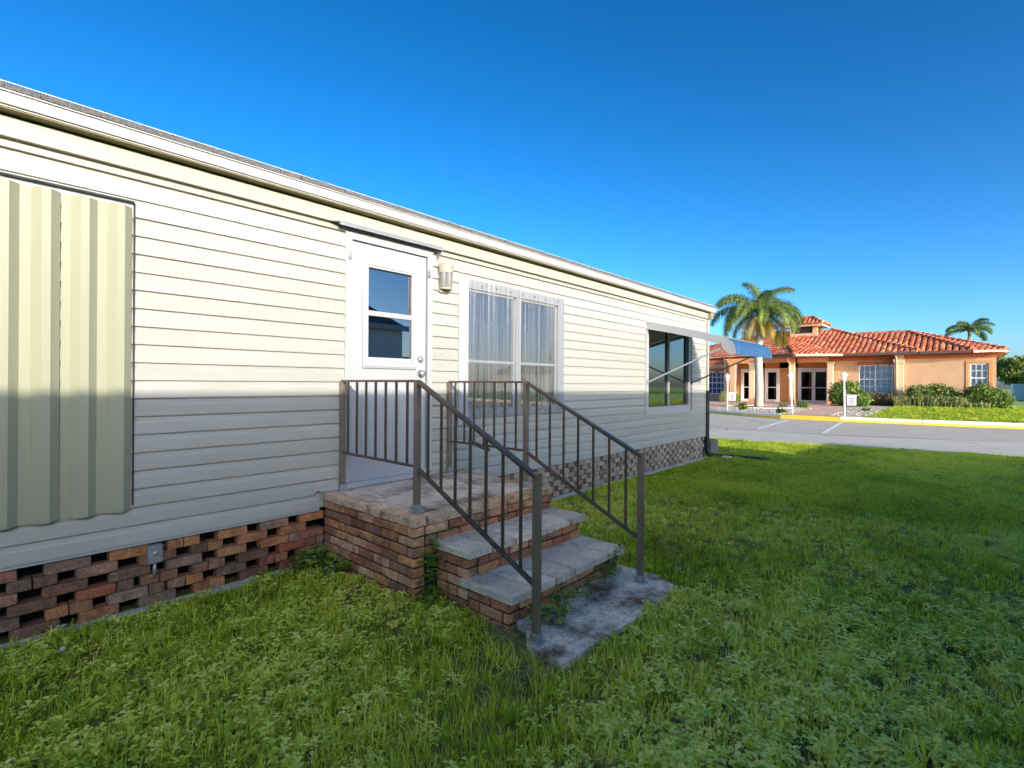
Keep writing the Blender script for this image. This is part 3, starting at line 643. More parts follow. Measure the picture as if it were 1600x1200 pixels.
# ================================================================ BRICK STEPS
stp = thing('brick_steps', 'brick entrance porch with two paved steps below the white door', 'steps')
bm_ = [brick_mesh(.196, .092, .0560, i + 30, M['brick']) for i in range(5)]
bh_ = [brick_mesh(.094, .092, .0560, i + 50, M['brick']) for i in range(3)]
bc_ = [brick_mesh(.196, .105, .060, i + 70, M['brick_cap']) for i in range(4)]
PXE, PY0_, PY1_ = 1.225, 2.02, 3.50
s = MB(); s.box(.03, PXE - .012, PY0_ + .012, PY1_ - .012, -.03, .572); s.build('porch_core', M['mortar'], stp)
s = MB(); s.box(.03, PXE - .1, PY0_ + .1, PY1_ - .1, .56, .578); s.build('porch_top', M['porch'], stp)
r = random.Random(4)
def lay(a, b, z, fixed, axis, off, meshes=bm_, halves=bh_, pitch=.2045, inward=1):
    """stretcher course from a to b along axis ('x' or 'y'), outer face at `fixed`."""
    p = a; first = True
    while p < b - .03:
        L = pitch if not (first and off) else pitch / 2 + .002
        first = False
        if p + L > b: L = b - p
        ln = L - .012
        if ln > .03:
            half = ln < .14; me = r.choice(halves if half else meshes); sx = ln / (.094 if half else .196)
            d = .046 - r.uniform(0, .004)
            if axis == 'x': inst('brick', me, stp, (p + L / 2, fixed + inward * d, z), (r.uniform(-.01, .01), 0, r.uniform(-.006, .006)), (sx, 1, 1))
            else: inst('brick', me, stp, (fixed + inward * d, p + L / 2, z), (r.uniform(-.01, .01), 0, R(90) + r.uniform(-.006, .006)), (sx, 1, 1))
        p += L
CH2 = .0668
for c in range(8):
    z = .518 - CH2 / 2 - c * CH2 + .001
    lay(.02, PXE, z, PY0_, 'x', c % 2 == 0)
    lay(PY0_ + .094, PY1_, z, PXE, 'y', c % 2 == 1, inward=-1) if c < 3 else None
    if c < 8: lay(.02, PXE - .1, z, PY1_, 'x', c % 2 == 0, inward=-1) if c < 2 else None
# caps
zc = .550; p = .02
for k in range(6):
    L = (PXE - .0 - .02) / 6; inst('cap_brick', r.choice(bc_), stp, (.02 + L * (k + .5), PY0_ + .048 + r.uniform(-.004, .002), zc), (0, 0, r.uniform(-.012, .012)), ((L - .008) / .196, 1, 1))
for k in range(7):
    L = (PY1_ - PY0_ - .108 - .0) / 7; inst('cap_brick', r.choice(bc_), stp, (PXE - .048 + r.uniform(-.002, .004), PY0_ + .106 + L * (k + .5), zc), (0, 0, R(90) + r.uniform(-.012, .012)), ((L - .008) / .196, 1, 1))
for k in range(5): L = (PXE - .13) / 5; inst('cap_brick', r.choice(bc_), stp, (.02 + L * (k + .5), PY1_ - .05, zc), (0, 0, 0), ((L - .008) / .196, 1, 1))
# steps
SY0, SY1 = 2.20, 3.46
s = MB(); s.box(PXE - .02, 1.535, SY0 + .012, SY1 - .012, -.03, .345); s.box(1.53, 1.900, SY0 + .012, SY1 - .012, -.03, .168); s.build('step_core', M['mortar'], stp)
for c in range(5):
    z = .350 - CH2 / 2 - c * CH2
    e = 1.548 if c < 2 else 1.548
    lay(PXE + .015, 1.548, z, SY0, 'x', c % 2 == 0)
    if c < 3: lay(SY0 + .094, SY1, z, 1.548, 'y', c % 2 == 0, inward=-1)
    lay(PXE + .015, 1.548 - .1, z, SY1, 'x', c % 2 == 0, inward=-1)
for c in range(3):
    z = .174 - CH2 / 2 - c * CH2
    lay(1.548 + .0, 1.912, z, SY0, 'x', c % 2 == 1)
    lay(SY0 + .094, SY1, z, 1.912, 'y', c % 2 == 1, inward=-1)
    lay(1.548, 1.81, z, SY1, 'x', c % 2 == 1, inward=-1)
def treads(x0, x1, ztop, y0, y1, n, seed):
    rr = random.Random(seed)
    for k in range(n):
        L = (y1 - y0) / n; pm = MB(); pm.box(-(x1 - x0) / 2, (x1 - x0) / 2, -L / 2 + .0075, L / 2 - .0075, -.024, .024)
        o = pm.build('paver', M['paver'], stp, bevel=.004); o.location = ((x0 + x1) / 2 + rr.uniform(-.004, .004), y0 + L * (k + .5), ztop - .024 + rr.uniform(-.003, .002)); o.rotation_euler = (rr.uniform(-.008, .008), rr.uniform(-.006, .006), rr.uniform(-.008, .008))
treads(PXE - .05, 1.582, .402, SY0 - .02, SY1 + .05, 6, 1)
treads(1.50, 1.945, .222, SY0 - .03, SY1 + .03, 6, 2)
# ground slab
sl = MB(); poly = [(1.80, 2.28), (1.98, 2.27), (2.10, 2.14), (2.20, 2.105), (2.385, 2.09), (2.40, 2.5), (2.43, 3.0), (2.44, 3.30), (2.36, 3.46), (2.18, 3.55), (1.80, 3.55)]
sl.prism(poly, -.04, .046); tag(sl.build('concrete_slab', M['slab'], bevel=.006), 'worn stained concrete slab in the grass at the foot of the brick steps', 'slab')

# ================================================================ HANDRAILS
def rail(name, label, y, xr):
    t = thing(name, label, 'handrail', group='metal handrails on the brick steps')
    xw, xa, xc = .045, 1.06, xr
    def post(x, z0, z1, w=.040):
        s = MB(); s.box(x - w / 2, x + w / 2, y - w / 2, y + w / 2, z0, z1); s.build('post', M['bronze_post'], t, bevel=.003)
        s = MB(); s.box(x - w / 2 - .006, x + w / 2 + .006, y - w / 2 - .006, y + w / 2 + .006, z0, z0 + .05); s.box(x - .045, x + .045, y - .04, y + .04, z0 - .002, z0 + .008)
        s.build('post_base', M['galv'], t, bevel=.003)
    post(xw, .579, 1.485); post(xa, .579, 1.50); post(xc, .047, .985)
    s = MB(); s.bar((xw, y, 1.492), (xa, y, 1.492), .034, .018); s.build('top_rail', M['bronze'], t, bevel=.002)
    s = MB(); s.bar((xw, y, .895), (xa, y, .895), .026, .020); s.build('bottom_rail', M['bronze'], t, bevel=.002)
    A, B = Vector((xa + .02, y, 1.485)), Vector((xc + .01, y, .955)); A2, B2 = Vector((xa + .02, y, .875)), Vector((xc - .01, y, .355))
    s = MB(); s.bar(A, B, .042, .018); s.bar(A - Vector((0, 0, .012)), B - Vector((0, 0, .012)), .022, .014); s.build('top_rail', M['bronze'], t, bevel=.002)
    s = MB(); s.bar(A2, B2, .028, .018); s.bar(A2 + Vector((0, .008, .008)), B2 + Vector((0, .008, .008)), .006, .012); s.build('bottom_rail', M['bronze'], t, bevel=.002)
    bl = MB(); bl.bar((0, 0, 0), (0, 0, 1), .0145, .0145); bme = bl.mesh('baluster', M['bronze'])
    for k in range(7):
        x = xw + .055 + (xa - xw - .03) * (k + .25) / 7.3; inst('baluster', bme, t, (x, y, .898), scale=(1, 1, .590))
        f = (k + .85) / 7.7; x = xa + (xc - xa) * f; zt = A.z + (B.z - A.z) * f; zb = A2.z + (B2.z - A2.z) * f
        inst('baluster', bme, t, (x, y, zb), scale=(1, 1, zt - zb - .01))
    return t
rail('handrail', 'bronze metal handrail on the left side of the brick steps, nearest the camera', 2.165, 2.145)
hr = rail('handrail', 'bronze metal handrail on the far right side of the brick steps', 3.335, 2.16)
s = MB(); s.bar((.46, 3.30, .905), (.66, 3.28, .868), .03, .03); s.bar((.36, 3.31, .93), (.52, 3.29, .90), .012, .03); s.build('loose_bracket', M['bronze'], hr)

# pier block at far corner
s = MB(); s.box(-.22, .0, Y1 + .35, Y1 + .75, -.02, .32); tag(s.build('concrete_block', mat('grey_block', (.16, .16, .15), .95, var=.5, vscale=25, bump=1, bscale=60), bevel=.01), 'dark grey rough concrete block behind the far corner of the mobile home', 'block')
s = MB(); s.box(.30, .46, Y1 + .10, Y1 + .22, -.01, .06); tag(s.build('stone', M['curb'], bevel=.015), 'small pale stone under the black drain pipe in the grass', 'stone')

# ================================================================ CLUBHOUSE
cl = thing('clubhouse', 'peach stucco clubhouse with a red barrel tile roof and cupola across the road', 'building')
EZ = 3.50
def face_tiles(poly, e0, e1, parent, pitch=.30, course=.42, lift=.0):
    """barrel tiles running up-slope over a planar convex polygon; e0->e1 is the eave."""
    P3 = [Vector(p) for p in poly]; e0 = Vector(e0); e1 = Vector(e1); u = (e1 - e0).normalized()
    nrm = None
    for i in range(2, len(P3)):
        n_ = (P3[1] - P3[0]).cross(P3[i] - P3[0])
        if n_.length > .1: nrm = n_.normalized(); break
    if nrm.z < 0: nrm = -nrm
    v = nrm.cross(u).normalized()
    if v.z < 0: v = -v
    q = [((p - e0).dot(u), (p - e0).dot(v)) for p in P3]
    base = MB(); base.add([tuple(p + nrm * .0) for p in P3], [tuple(range(len(P3)))])
    s0 = min(a for a, _ in q); s1 = max(a for a, _ in q); mb = MB(); k = 0; sx = s0 + pitch / 2; r = random.Random(int(s1 * 100))
    while sx < s1:
        ts = []
        for i in range(len(q)):
            (a, b), (c, d) = q[i], q[(i + 1) % len(q)]
            if (a - sx) * (c - sx) < 0: ts.append(b + (d - b) * (sx - a) / (c - a))
        if len(ts) >= 2:
            t0, t1 = min(ts), max(ts); t = t0 - .08; row = 0
            while t < t1 - .05:
                te = min(t + course + .05, t1 + .05); jit = r.uniform(-.012, .012)
                vs = []; n = 6
                for tt, ra, h in ((t, pitch * .44, .035), (te, pitch * .36, .0)):
                    for i in range(n + 1):
                        an = math.pi * i / n; vs.append(e0 + u * (sx + jit - ra * math.cos(an)) + v * tt + nrm * (ra * .85 * math.sin(an) + h + .01))
                mb.add(vs, [(i, i + 1, n + 1 + i + 1, n + 1 + i) for i in range(n)] + [tuple(range(n + 1))])
                t += course
        sx += pitch
    b = base.build('roof', mat('roof_deck', (.16, .05, .03), .9) if 'roof_deck' not in bpy.data.materials else bpy.data.materials['roof_deck'], parent)
    o = mb.build('roof_tile', M['tile'], b, smooth=False); o['kind'] = 'stuff'; return b
P1 = (-4.45, 36.7, EZ); P0 = (-15, 42.75, EZ); T = (-6.3, 41.6, 4.96); U = (-7.3, 44, 5.66); Wp = (-13.3, 45, 4.72)
P2 = (-2.0, 38.5, EZ); P3_ = (1.78, 38.2, EZ); AX = (-3.6, 44, 5.60); AL = (-7.0, 44, 5.60)
# west front face (slightly tilted plane through eave P0-P1 and U)
face_tiles([P0, P1, T, U, Wp], P0, P1, cl)
face_tiles([P1, P2, T], P1, P2, cl)
face_tiles([(-4.6, 38.3, EZ), (1.78, 38.3, EZ), AX, AL], (-4.6, 38.3, EZ), (1.78, 38.3, EZ), cl)
face_tiles([(1.78, 38.3, EZ), (1.9, 44, EZ), AX], (1.78, 38.3, EZ), (1.9, 44, EZ), cl)
RA = (1.0, 43, 5.05)
face_tiles([(-2, 38.5, EZ - .02), (4.15, 38.5, EZ - .02), RA, (-3, 43, 5.05)], (-2, 38.5, EZ - .02), (4.15, 38.5, EZ - .02), cl)
face_tiles([(4.15, 38.5, EZ), (5.55, 39.25, EZ), RA], (4.15, 38.5, EZ), (5.55, 39.25, EZ), cl)
face_tiles([(5.55, 39.25, EZ), (5.55, 46.5, EZ), RA], (5.55, 39.25, EZ), (5.55, 46.5, EZ), cl)
# back of the roofs (closes the volume)
bk = MB(); bk.add([(-15, 42.75, EZ), Wp, U, (-7.3, 50, EZ), AX, (1.9, 50, EZ), RA, (5.55, 46.5, EZ), (-3, 43, 5.05), (1, 48, EZ)], [(1, 2, 3, 0), (2, 4, 5, 3), (8, 6, 9), (6, 7, 9)])
bk.build('rear_roof', bpy.data.materials['roof_deck'], cl)
# hip caps
s = MB()
def hip(a, b, r0=.13, step=.4):
    a = Vector(a); b = Vector(b); n = int((b - a).length / step)
    for k in range(n):
        p = a.lerp(b, k / n) + Vector((0, 0, .10)); q = a.lerp(b, (k + 1.15) / n) + Vector((0, 0, .07)); s.tube([p, q], [r0, r0 * .8], 7)
hip(P1, T); hip((1.78, 38.3, EZ), AX); hip((4.15, 38.5, EZ), RA); hip((5.55, 39.25, EZ), RA); hip(RA, (-3, 43, 5.05)); hip(P1, T); hip(T, U); hip(Wp, U)
o = s.build('hip_tile', M['tile'], cl); o['kind'] = 'stuff'
# cupola
cx0, cx1, cy0, cy1 = -6.5, -3.8, 42.0, 44.7
s = MB(); s.box(cx0 + .45, cx1 - .45, cy0 + .45, cy1 - .45, 4.6, 5.35)
for x in (cx0 + .45, cx1 - .75):
    for y in (cy0 + .45, cy1 - .75): s.box(x, x + .3, y, y + .3, 5.35, 5.85)
cp = s.build('cupola', M['stucco'], cl)
s = MB(); s.box(cx0 + .55, cx1 - .55, cy0 + .55, cy1 - .55, 5.35, 5.85); s.build('louvre', M['darkroom'], cp)
s = MB(); s.box(cx0 + .05, cx1 - .05, cy0 + .05, cy1 - .05, 5.84, 5.99); s.build('cupola_fascia', M['cream'], cp)
ct = ((cx0 + cx1) / 2, (cy0 + cy1) / 2, 6.62); c0 = (cx0, cy0, 6.0); c1 = (cx1, cy0, 6.0); c2 = (cx1, cy1, 6.0); c3 = (cx0, cy1, 6.0)
t4 = [(ct[0] - .5, ct[1] - .5, 6.5), (ct[0] + .5, ct[1] - .5, 6.5), (ct[0] + .5, ct[1] + .5, 6.5), (ct[0] - .5, ct[1] + .5, 6.5)]
for a, b, i in ((c0, c1, (0, 1)), (c1, c2, (1, 2)), (c2, c3, (2, 3)), (c3, c0, (3, 0))):
    face_tiles([a, b, t4[i[1]], t4[i[0]]], a, b, cl, .27, .40)
s = MB(); s.add(t4, [(0, 1, 2, 3)]); s.build('cupola_top', M['tile'], cp)
s = MB()
for i in range(4): hip((c0, c1, c2, c3)[i], t4[i], .12); hip(t4[i], t4[(i + 1) % 4], .10)
o = s.build('hip_tile', M['tile'], cp); o['kind'] = 'stuff'
# gutters, soffit, friezes
def gut(a, b, m):
    s = MB(); s.bar((a[0], a[1], EZ - .06), (b[0], b[1], EZ - .06), .13, .15); s.build('gutter', m, cl)
gut(P0, P1, M['gutter']); gut((-4.40, 36.76), (-2.0, 38.18), M['gutter_sun']); gut((-1.98, 38.22), (1.74, 38.2), M['gutter']); gut((1.84, 38.42), (4.13, 38.42), M['gutter']); gut((4.17, 38.42), (5.6, 39.2), M['gutter_sun']); gut((5.6, 39.22), (5.6, 46.5), M['gutter_sun'])
s = MB(); s.add([(-15, 42.8, 3.38), (-4.45, 36.8, 3.38), (-2, 38.35, 3.38), (5.5, 38.5, 3.38), (5.5, 46, 3.38), (-15, 46, 3.38)], [(0, 1, 2, 3, 4, 5)]); s.build('soffit', M['stuccor'], cl)
s = MB(); s.box(-9.1, -4.72, 37.98, 38.2, 3.02, 3.374); s.box(-4.7, -2.9, 38.62, 38.8, 3.02, 3.374); s.build('porch_beam', M['stucco2'], cl)
def arch(name, m, boxes): 
    s = MB(); [s.box(*b) for b in boxes]; return s.build(name, m, cl)
FZ = .15
arch('wall', M['stucco'], [(-15, -9.25, 39.9, 40.2, FZ, .75), (-15, -9.25, 39.9, 40.2, 2.60, 3.37), (-9.95, -9.25, 39.9, 40.2, .75, 2.60), (-15, -12.6, 39.9, 40.2, .75, 2.6),
                            (-9.45, -9.25, 38.2, 39.9, FZ, 3.37)])
arch('porch_wall', M['stucco2'], [(-9.25, -8.95, 40.5, 40.7, FZ, 3.37), (-8.05, -7.25, 40.5, 40.7, FZ, 3.37), (-6.25, -5.05, 40.5, 40.7, FZ, 3.37), (-3.1, -2.95, 40.5, 40.7, FZ, 3.37), (-8.95, -3.1, 40.5, 40.7, 2.72, 3.37), (-8.95, -8.05, 40.5, 40.7, FZ, .3), (-7.25, -6.25, 40.5, 40.7, FZ, .3)])
arch('middle_wall', M['stucco'], [(-2.95, -1.30, 39.3, 39.6, FZ, 3.0), (-2.95, 1.05, 39.3, 39.6, 3.002, 3.37), (-1.30, .5, 39.3, 39.6, FZ, .95), (.5, 1.05, 39.3, 39.6, FZ, 3.0), (-3.0, -2.9, 39.6, 40.5, FZ, 3.37)])
arch('window_reveal', M['stuccor'], [(-1.29, .49, 39.20, 39.5, 2.80, 2.99)])
arch('east_wall', M['stucco'], [(1.05, 3.90, 39.0, 39.3, FZ, 3.12), (3.90, 4.06, 39.0, 39.3, FZ, 3.12), (4.82, 5.15, 39.0, 39.3, FZ, 3.12), (4.06, 4.82, 39.0, 39.3, FZ, 1.1), (4.06, 4.82, 39.0, 39.3, 2.78, 3.12), (4.95, 5.15, 39.3, 46, FZ, 3.37), (1.05, 5.15, 39.3, 39.4, 3.0, 3.37)])
arch('frieze', M['stuccor'], [(1.04, 5.16, 38.96, 39.3, 3.121, 3.37), (-15, -9.24, 39.86, 39.9, 3.05, 3.37), (-2.95, 1.04, 39.26, 39.3, 3.1, 3.37)])
arch('window_header', M['stuccor'], [(-12.6, -9.9, 39.87, 39.9, 2.5, 2.75)])
arch('window_trim', M['stucco2'], [(3.88, 3.98, 38.97, 39.0, .8, 2.95), (4.84, 5.0, 38.97, 39.0, .8, 2.95), (3.98, 4.84, 38.97, 39.0, 2.80, 2.95)])
for x, w, y, m in ((-8.75, .36, 38.1, 'stucco'), (-7.4, .34, 38.0, 'cream'), (-4.92, .30, 38.3, 'cream'), (-2.78, .32, 38.9, 'cream')):
    s = MB(); s.box(x - w / 2, x + w / 2, y - w / 2, y + w / 2, FZ + .36, 3.02); s.box(x - w / 2 - .04, x + w / 2 + .04, y - w / 2 - .04, y + w / 2 + .04, 2.93, 3.02)
    c_ = s.build('column', M[m], cl)
    s = MB(); s.box(x - w / 2 - .02, x + w / 2 + .02, y - w / 2 - .02, y + w / 2 + .02, FZ, FZ + .36); s.build('column_base', M['stucco2'], c_)
    if x == -4.92:
        s = MB(); s.tube([(x - .1, 37.4, 3.35), (x - .1, 37.5, 3.15), (x - .12, 38.0, 3.0), (x - .12, 38.08, 2.9), (x - .12, 38.08, .3)], .06, 8); s.build('downpipe', M['cream'], c_, smooth=True)
s = MB(); s.box(.62, 1.05, 38.8, 39.29, FZ, 3.37); s.box(.56, 1.12, 38.74, 38.99, 2.85, 3.1); pl_ = s.build('pilaster', M['cream'], cl)
s = MB(); s.tube([(.72, 38.3, 3.35), (.72, 38.45, 3.1), (.72, 38.70, 2.9), (.72, 38.72, .3)], .06, 8); s.build('downpipe', M['cream'], pl_, smooth=True)
cg = glassmat('club_glass', (.12, .13, .15), -.02); M['clubpane'] = glassmat('club_pane', (.95, .97, 1), .0)
# doors
def cdoor(x0, x1, leaves, y=40.5, z0=FZ + .02, z1=2.70):
    s = MB(); s.box(x0, x0 + .1, y - .04, y + .08, z0, z1); s.box(x1 - .1, x1, y - .04, y + .08, z0, z1); s.box(x0 + .1, x1 - .1, y - .04, y + .08, z1 - .16, z1)
    d = s.build('door', M['gloss_white'], cl); w = (x1 - x0 - .2) / leaves
    for k in range(leaves):
        a = x0 + .1 + k * w; f_ = .11
        s = MB(); s.box(a + .005, a + f_, y - .02, y + .05, z0, z1 - .17); s.box(a + w - f_, a + w - .005, y - .02, y + .05, z0, z1 - .17); s.box(a + f_, a + w - f_, y - .02, y + .05, z0, z0 + .24); s.box(a + f_, a + w - f_, y - .02, y + .05, z1 - .28, z1 - .17)
        s.box(a + f_, a + w - f_, y - .03, y - .021, 1.28, 1.33); s.build('door_leaf', M['gloss_white'], d)
        s = MB(); s.box(a + f_, a + w - f_, y + .01, y + .02, z0 + .24, z1 - .28); s.build('pane', cg, d)
    if leaves == 2:
        xm = (x0 + x1) / 2
        for sx in (-.09, .09):
            s = MB(); s.tube([(xm + sx, y - .025, 1.22), (xm + sx, y - .09, 1.24), (xm + sx * 1.1, y - .09, 1.46), (xm + sx, y - .025, 1.48)], .018, 6); s.build('handle', M['galv'], d)
    return d
cdoor(-5.05, -3.1, 2); cdoor(-7.25, -6.25, 1); cdoor(-8.95, -8.05, 1)
arch('interior', M['darkroom'], [(-9.2, -2.9, 41.2, 41.3, FZ, 3.3), (-9.2, -9.1, 40.7, 41.2, FZ, 3.3), (-2.99, -2.96, 40.72, 41.2, FZ, 3.3)])
# windows with muntins and white blinds
def cwin(x0, x1, z0, z1, y, nx, nz, blind=True):
    s = MB(); t = .05
    s.box(x0, x0 + t, y - .03, y + .03, z0, z1); s.box(x1 - t, x1, y - .03, y + .03, z0, z1); s.box(x0 + t, x1 - t, y - .03, y + .03, z1 - t, z1); s.box(x0 + t, x1 - t, y - .03, y + .03, z0, z0 + t)
    w = s.build('window', M['gloss_white'], cl); s = MB()
    for k in range(1, nx): xx = x0 + (x1 - x0) * k / nx; s.box(xx - (.035 if 2 * k == nx and nx > 4 else .014), xx + (.035 if 2 * k == nx and nx > 4 else .014), y - .02, y + .01, z0 + t, z1 - t)
    for k in range(1, nz): zz = z0 + (z1 - z0) * k / nz; s.box(x0 + t, x1 - t, y - .024, y + .006, zz - (.03 if 2 * k == nz else .014), zz + (.03 if 2 * k == nz else .014))
    s.build('muntin', mat('muntin_white', (.85, .85, .85), .4, var=.02), w)
    s = MB(); s.box(x0 + t, x1 - t, y + .012, y + .018, z0 + t, z1 - t); s.build('pane', M['clubpane'], w)
    s = MB()
    if blind: s.box(x0, x1, y + .06, y + .07, z0, z1); s.build('blind', mat('club_blind', (.78, .78, .76), .9, var=.25, vscale=5, stretch=(4, 1, .2)), w)
    else: s.box(x0, x1, y + .3, y + .31, z0, z1); s.build('blind', mat('blue_blind', (.05, .06, .25), .8), w)
cwin(-1.28, .48, .97, 2.79, 39.36, 6, 4); cwin(4.07, 4.81, 1.12, 2.77, 39.05, 3, 4); cwin(-12.6, -9.96, .76, 2.49, 40.02, 8, 4, False)
s = MB(); s.box(-2.72 + -.3, -2.92, 40.40, 40.46, 1.2, 1.4); s.build('intercom', M['black'], cl)

# ================================================================ LAMP POSTS
def lamp_post(x, y, label, lean=0, sign=None, dark=False):
    t = thing('lamp_post', label, 'lamp post', (x, y, bank(x, y)), 'short white lamp posts by the kerb')
    hh = 1.52
    s = MB(); s.tube([(0, 0, -.02), (lean * hh, 0, hh)], .034, 10); s.build('post', M['gloss_white'], t, smooth=True)
    s = MB(); L = lean * hh
    s.lathe([(.045, hh - .06), (.075, hh - .03), (.05, hh), (.07, hh + .02), (.09, hh + .17), (.10, hh + .18)], (L, 0, 0), 6); s.build('lantern', M['gloss_white'] if not dark else M['galv'], t)
    s = MB(); s.lathe([(.15, hh + .18), (.11, hh + .225), (.03, hh + .30), (.001, hh + .33)], (L, 0, 0), 6); s.lathe([(.001, hh + .18), (.15, hh + .18)], (L, 0, 0), 6); s.build('lantern_cap', M['gloss_white'], t)
    if sign:
        s = MB(); s.box(0, .50, -.012, .012, .89, .915); s.box(.08, .40, -.012, .012, .48, .88); sg_ = s.build('sign', M['gloss_white'], t)
        s = MB()
        for k in range(4): s.box(.15 + .01 * (k % 2), .33 - .02 * (k % 3), -.0145, -.0125, .56 + k * .062, .585 + k * .062)
        s.build('sign_print', mat('sign_ink', (.12, .12, .2), .8) if 'sign_ink' not in bpy.data.materials else bpy.data.materials['sign_ink'], sg_)
    return t
lamp_post(-4.95, 25.85, 'white lamp post with a hanging sign nearest the mobile home corner', 0, True)
lamp_post(-1.72, 24.45, 'white lamp post without a sign beside the gravel bed, left of the paved entrance', -.045)
lamp_post(.22, 24.35, 'white lamp post with a hanging sign in front of the large round bush', -.015, True)

# ================================================================ PLANTS
def frond_mesh(L, droop, up, seed, m, plume=.44, nl=52):
    r = random.Random(seed); mb = MB(); pts = []; p = Vector((0, 0, 0)); ang = up; n = 14
    for i in range(n + 1):
        pts.append(p.copy()); p = p + Vector((math.cos(ang), 0, math.sin(ang))) * L / n; ang -= droop / n * (.5 + 1.1 * i / n)
    mb.tube(pts, [.035 * (1 - .85 * i / n) for i in range(n + 1)], 5)
    for k in range(nl):
        f = .12 + .88 * k / nl; i = min(n - 1, int(f * n)); q = pts[i].lerp(pts[i + 1], f * n - i); d = (pts[i + 1] - pts[i]).normalized()
        side = Vector((0, 1, 0)); nrm = side.cross(d)
        ll = plume * L * .42 * (math.sin(math.pi * min(1, (f * .92 + .06))) ** .5)
        for sg in (-1, 1):
            for lay_ in (-.55, .1, .6):
                a = (side * sg + nrm * -1 * (lay_) + d * .55 + Vector((r.uniform(-.15, .15), r.uniform(-.15, .15), r.uniform(-.1, .1)))).normalized()
                w = d.cross(a).normalized() * .0; wv_ = d * .018
                e = q + a * ll * .6 + Vector((0, 0, -.06 * ll)); e2 = q + a * ll + Vector((0, 0, -.42 * ll * r.uniform(.6, 1.2)))
                mb.add([q - wv_, q + wv_, e + wv_ * .9, e - wv_ * .9, e2], [(0, 1, 2, 3), (3, 2, 4)])
    return mb.mesh('frond', m, False)
def palm(label, loc, h, L, fronds, r0=.24, r1=.17, seed=1):
    t = thing('palm_tree', label, 'palm tree', loc); r = random.Random(seed)
    s = MB(); n = 26; pts = [(.02 * math.sin(i * .3), 0, h * i / n) for i in range(n + 1)]; rs = [r0 * (1.15 if i == 0 else 1) + (r1 - r0) * i / n + (.006 if i % 2 else 0) for i in range(n + 1)]
    s.tube(pts, rs, 14); s.build('trunk', M['palmtrunk'], t, smooth=True)
    s = MB(); s.tube([(0, 0, h - .02), (0, 0, h + .35), (0, 0, h + .75)], [r1 * .9, r1 * .85, .05], 12); s.build('crownshaft', mat('crownshaft', (.16, .2, .06), .5, var=.3) if 'crownshaft' not in bpy.data.materials else bpy.data.materials['crownshaft'], t, smooth=True)
    c = {}
    for (az, up, dr_, sc, old) in fronds:
        key = (round(up, 1), round(dr_, 1), old)
        if key not in c: c[key] = frond_mesh(L, dr_, up, len(c) + seed, M['frondy'] if old else M['frond'])
        inst('frond', c[key], t, (0, 0, h + .45), (r.uniform(-.2, .2), 0, R(az)), (sc,) * 3)
    return t
# world azimuth 42 = towards image right, 222 = image left, 312 = towards camera, 132 = away
FR = [(222, 1.0, 2.3, 1.05, 0), (205, .55, 2.1, 1.05, 0), (240, .4, 2.3, 1.0, 0), (228, .1, 1.9, .95, 0), (190, 1.0, 2.0, .9, 0), (260, .75, 2.4, .95, 0),
      (52, .85, 2.5, 1.05, 0), (35, .6, 2.3, 1.0, 0), (70, 1.15, 2.2, .85, 0), (20, .3, 2.2, .9, 0), (150, 1.45, 1.5, 1.0, 0), (30, 1.35, 2.0, .9, 0), (100, .8, 2.2, .9, 0), (160, .7, 2.2, .9, 0),
      (312, 1.25, 1.9, .75, 0), (295, .5, 2.6, .75, 0), (335, .45, 2.6, .8, 0), (0, .2, 2.2, .85, 0), (215, -.2, 1.9, .8, 0), (250, -.3, 1.6, .8, 1), (48, -.1, 2.1, .95, 1), (60, -.6, 1.2, .75, 1),
      (300, -.7, 1.1, .55, 1), (330, -.5, 1.4, .6, 1), (15, -.8, 1.0, .6, 1), (270, -.9, .9, .55, 1), (320, -1.0, .8, .5, 1)]
palm('tall palm tree with drooping fronds rising in front of the clubhouse', (PX, PY, .2), 4.85, 2.95, FR, seed=3)
FR2 = [(222, .7, 2.0, 1.0, 0), (200, .3, 1.9, 1.0, 0), (240, 1.0, 2.0, .9, 0), (42, .7, 2.1, 1.0, 0), (60, .3, 1.9, 1.0, 0), (20, 1.0, 2.0, .9, 0), (132, 1.2, 1.6, .8, 0), (312, 1.1, 1.7, .9, 0), (290, .5, 2.0, .8, 0), (340, .5, 2.0, .8, 0), (90, .8, 2, .8, 0), (180, .8, 2, .8, 0)]
palm('distant palm tree standing behind the right end of the tiled roof', (4.1, 66.5, .2), 6.2, 2.6, FR2, r0=.2, r1=.14, seed=9)

def leafball(mb, c, rad, n, size, seed, squash=1., hollow=.55):
    r = np.random.default_rng(seed); d = r.normal(size=(n, 3)); d /= np.linalg.norm(d, axis=1)[:, None]
    bumps = 1 + .16 * np.sin(d[:, 0] * 7 + seed) * np.sin(d[:, 1] * 6 + seed * 2) + .1 * np.sin(d[:, 2] * 11 + seed)
    rr = (hollow + (1 - hollow) * r.random(n) ** .6) * bumps
    P_ = d * rr[:, None] * np.array(rad) + np.array(c); ok = P_[:, 2] > .02 + c[2] - rad[2] * squash
    for p, q in zip(P_[ok], d[ok]):
        a = Vector(q) + Vector(r.normal(size=3) * .6); a.normalize(); u = a.orthogonal().normalized(); w = a.cross(u); th = r.random() * 6.28
        u2 = u * math.cos(th) + w * math.sin(th); w2 = a.cross(u2); s_ = size * (.6 + .8 * r.random()); p = Vector(p)
        mb.add([p - u2 * s_, p + w2 * s_ * .45 + a * s_ * .15, p + u2 * s_, p - w2 * s_ * .45 + a * s_ * .15], [(0, 1, 2, 3)])
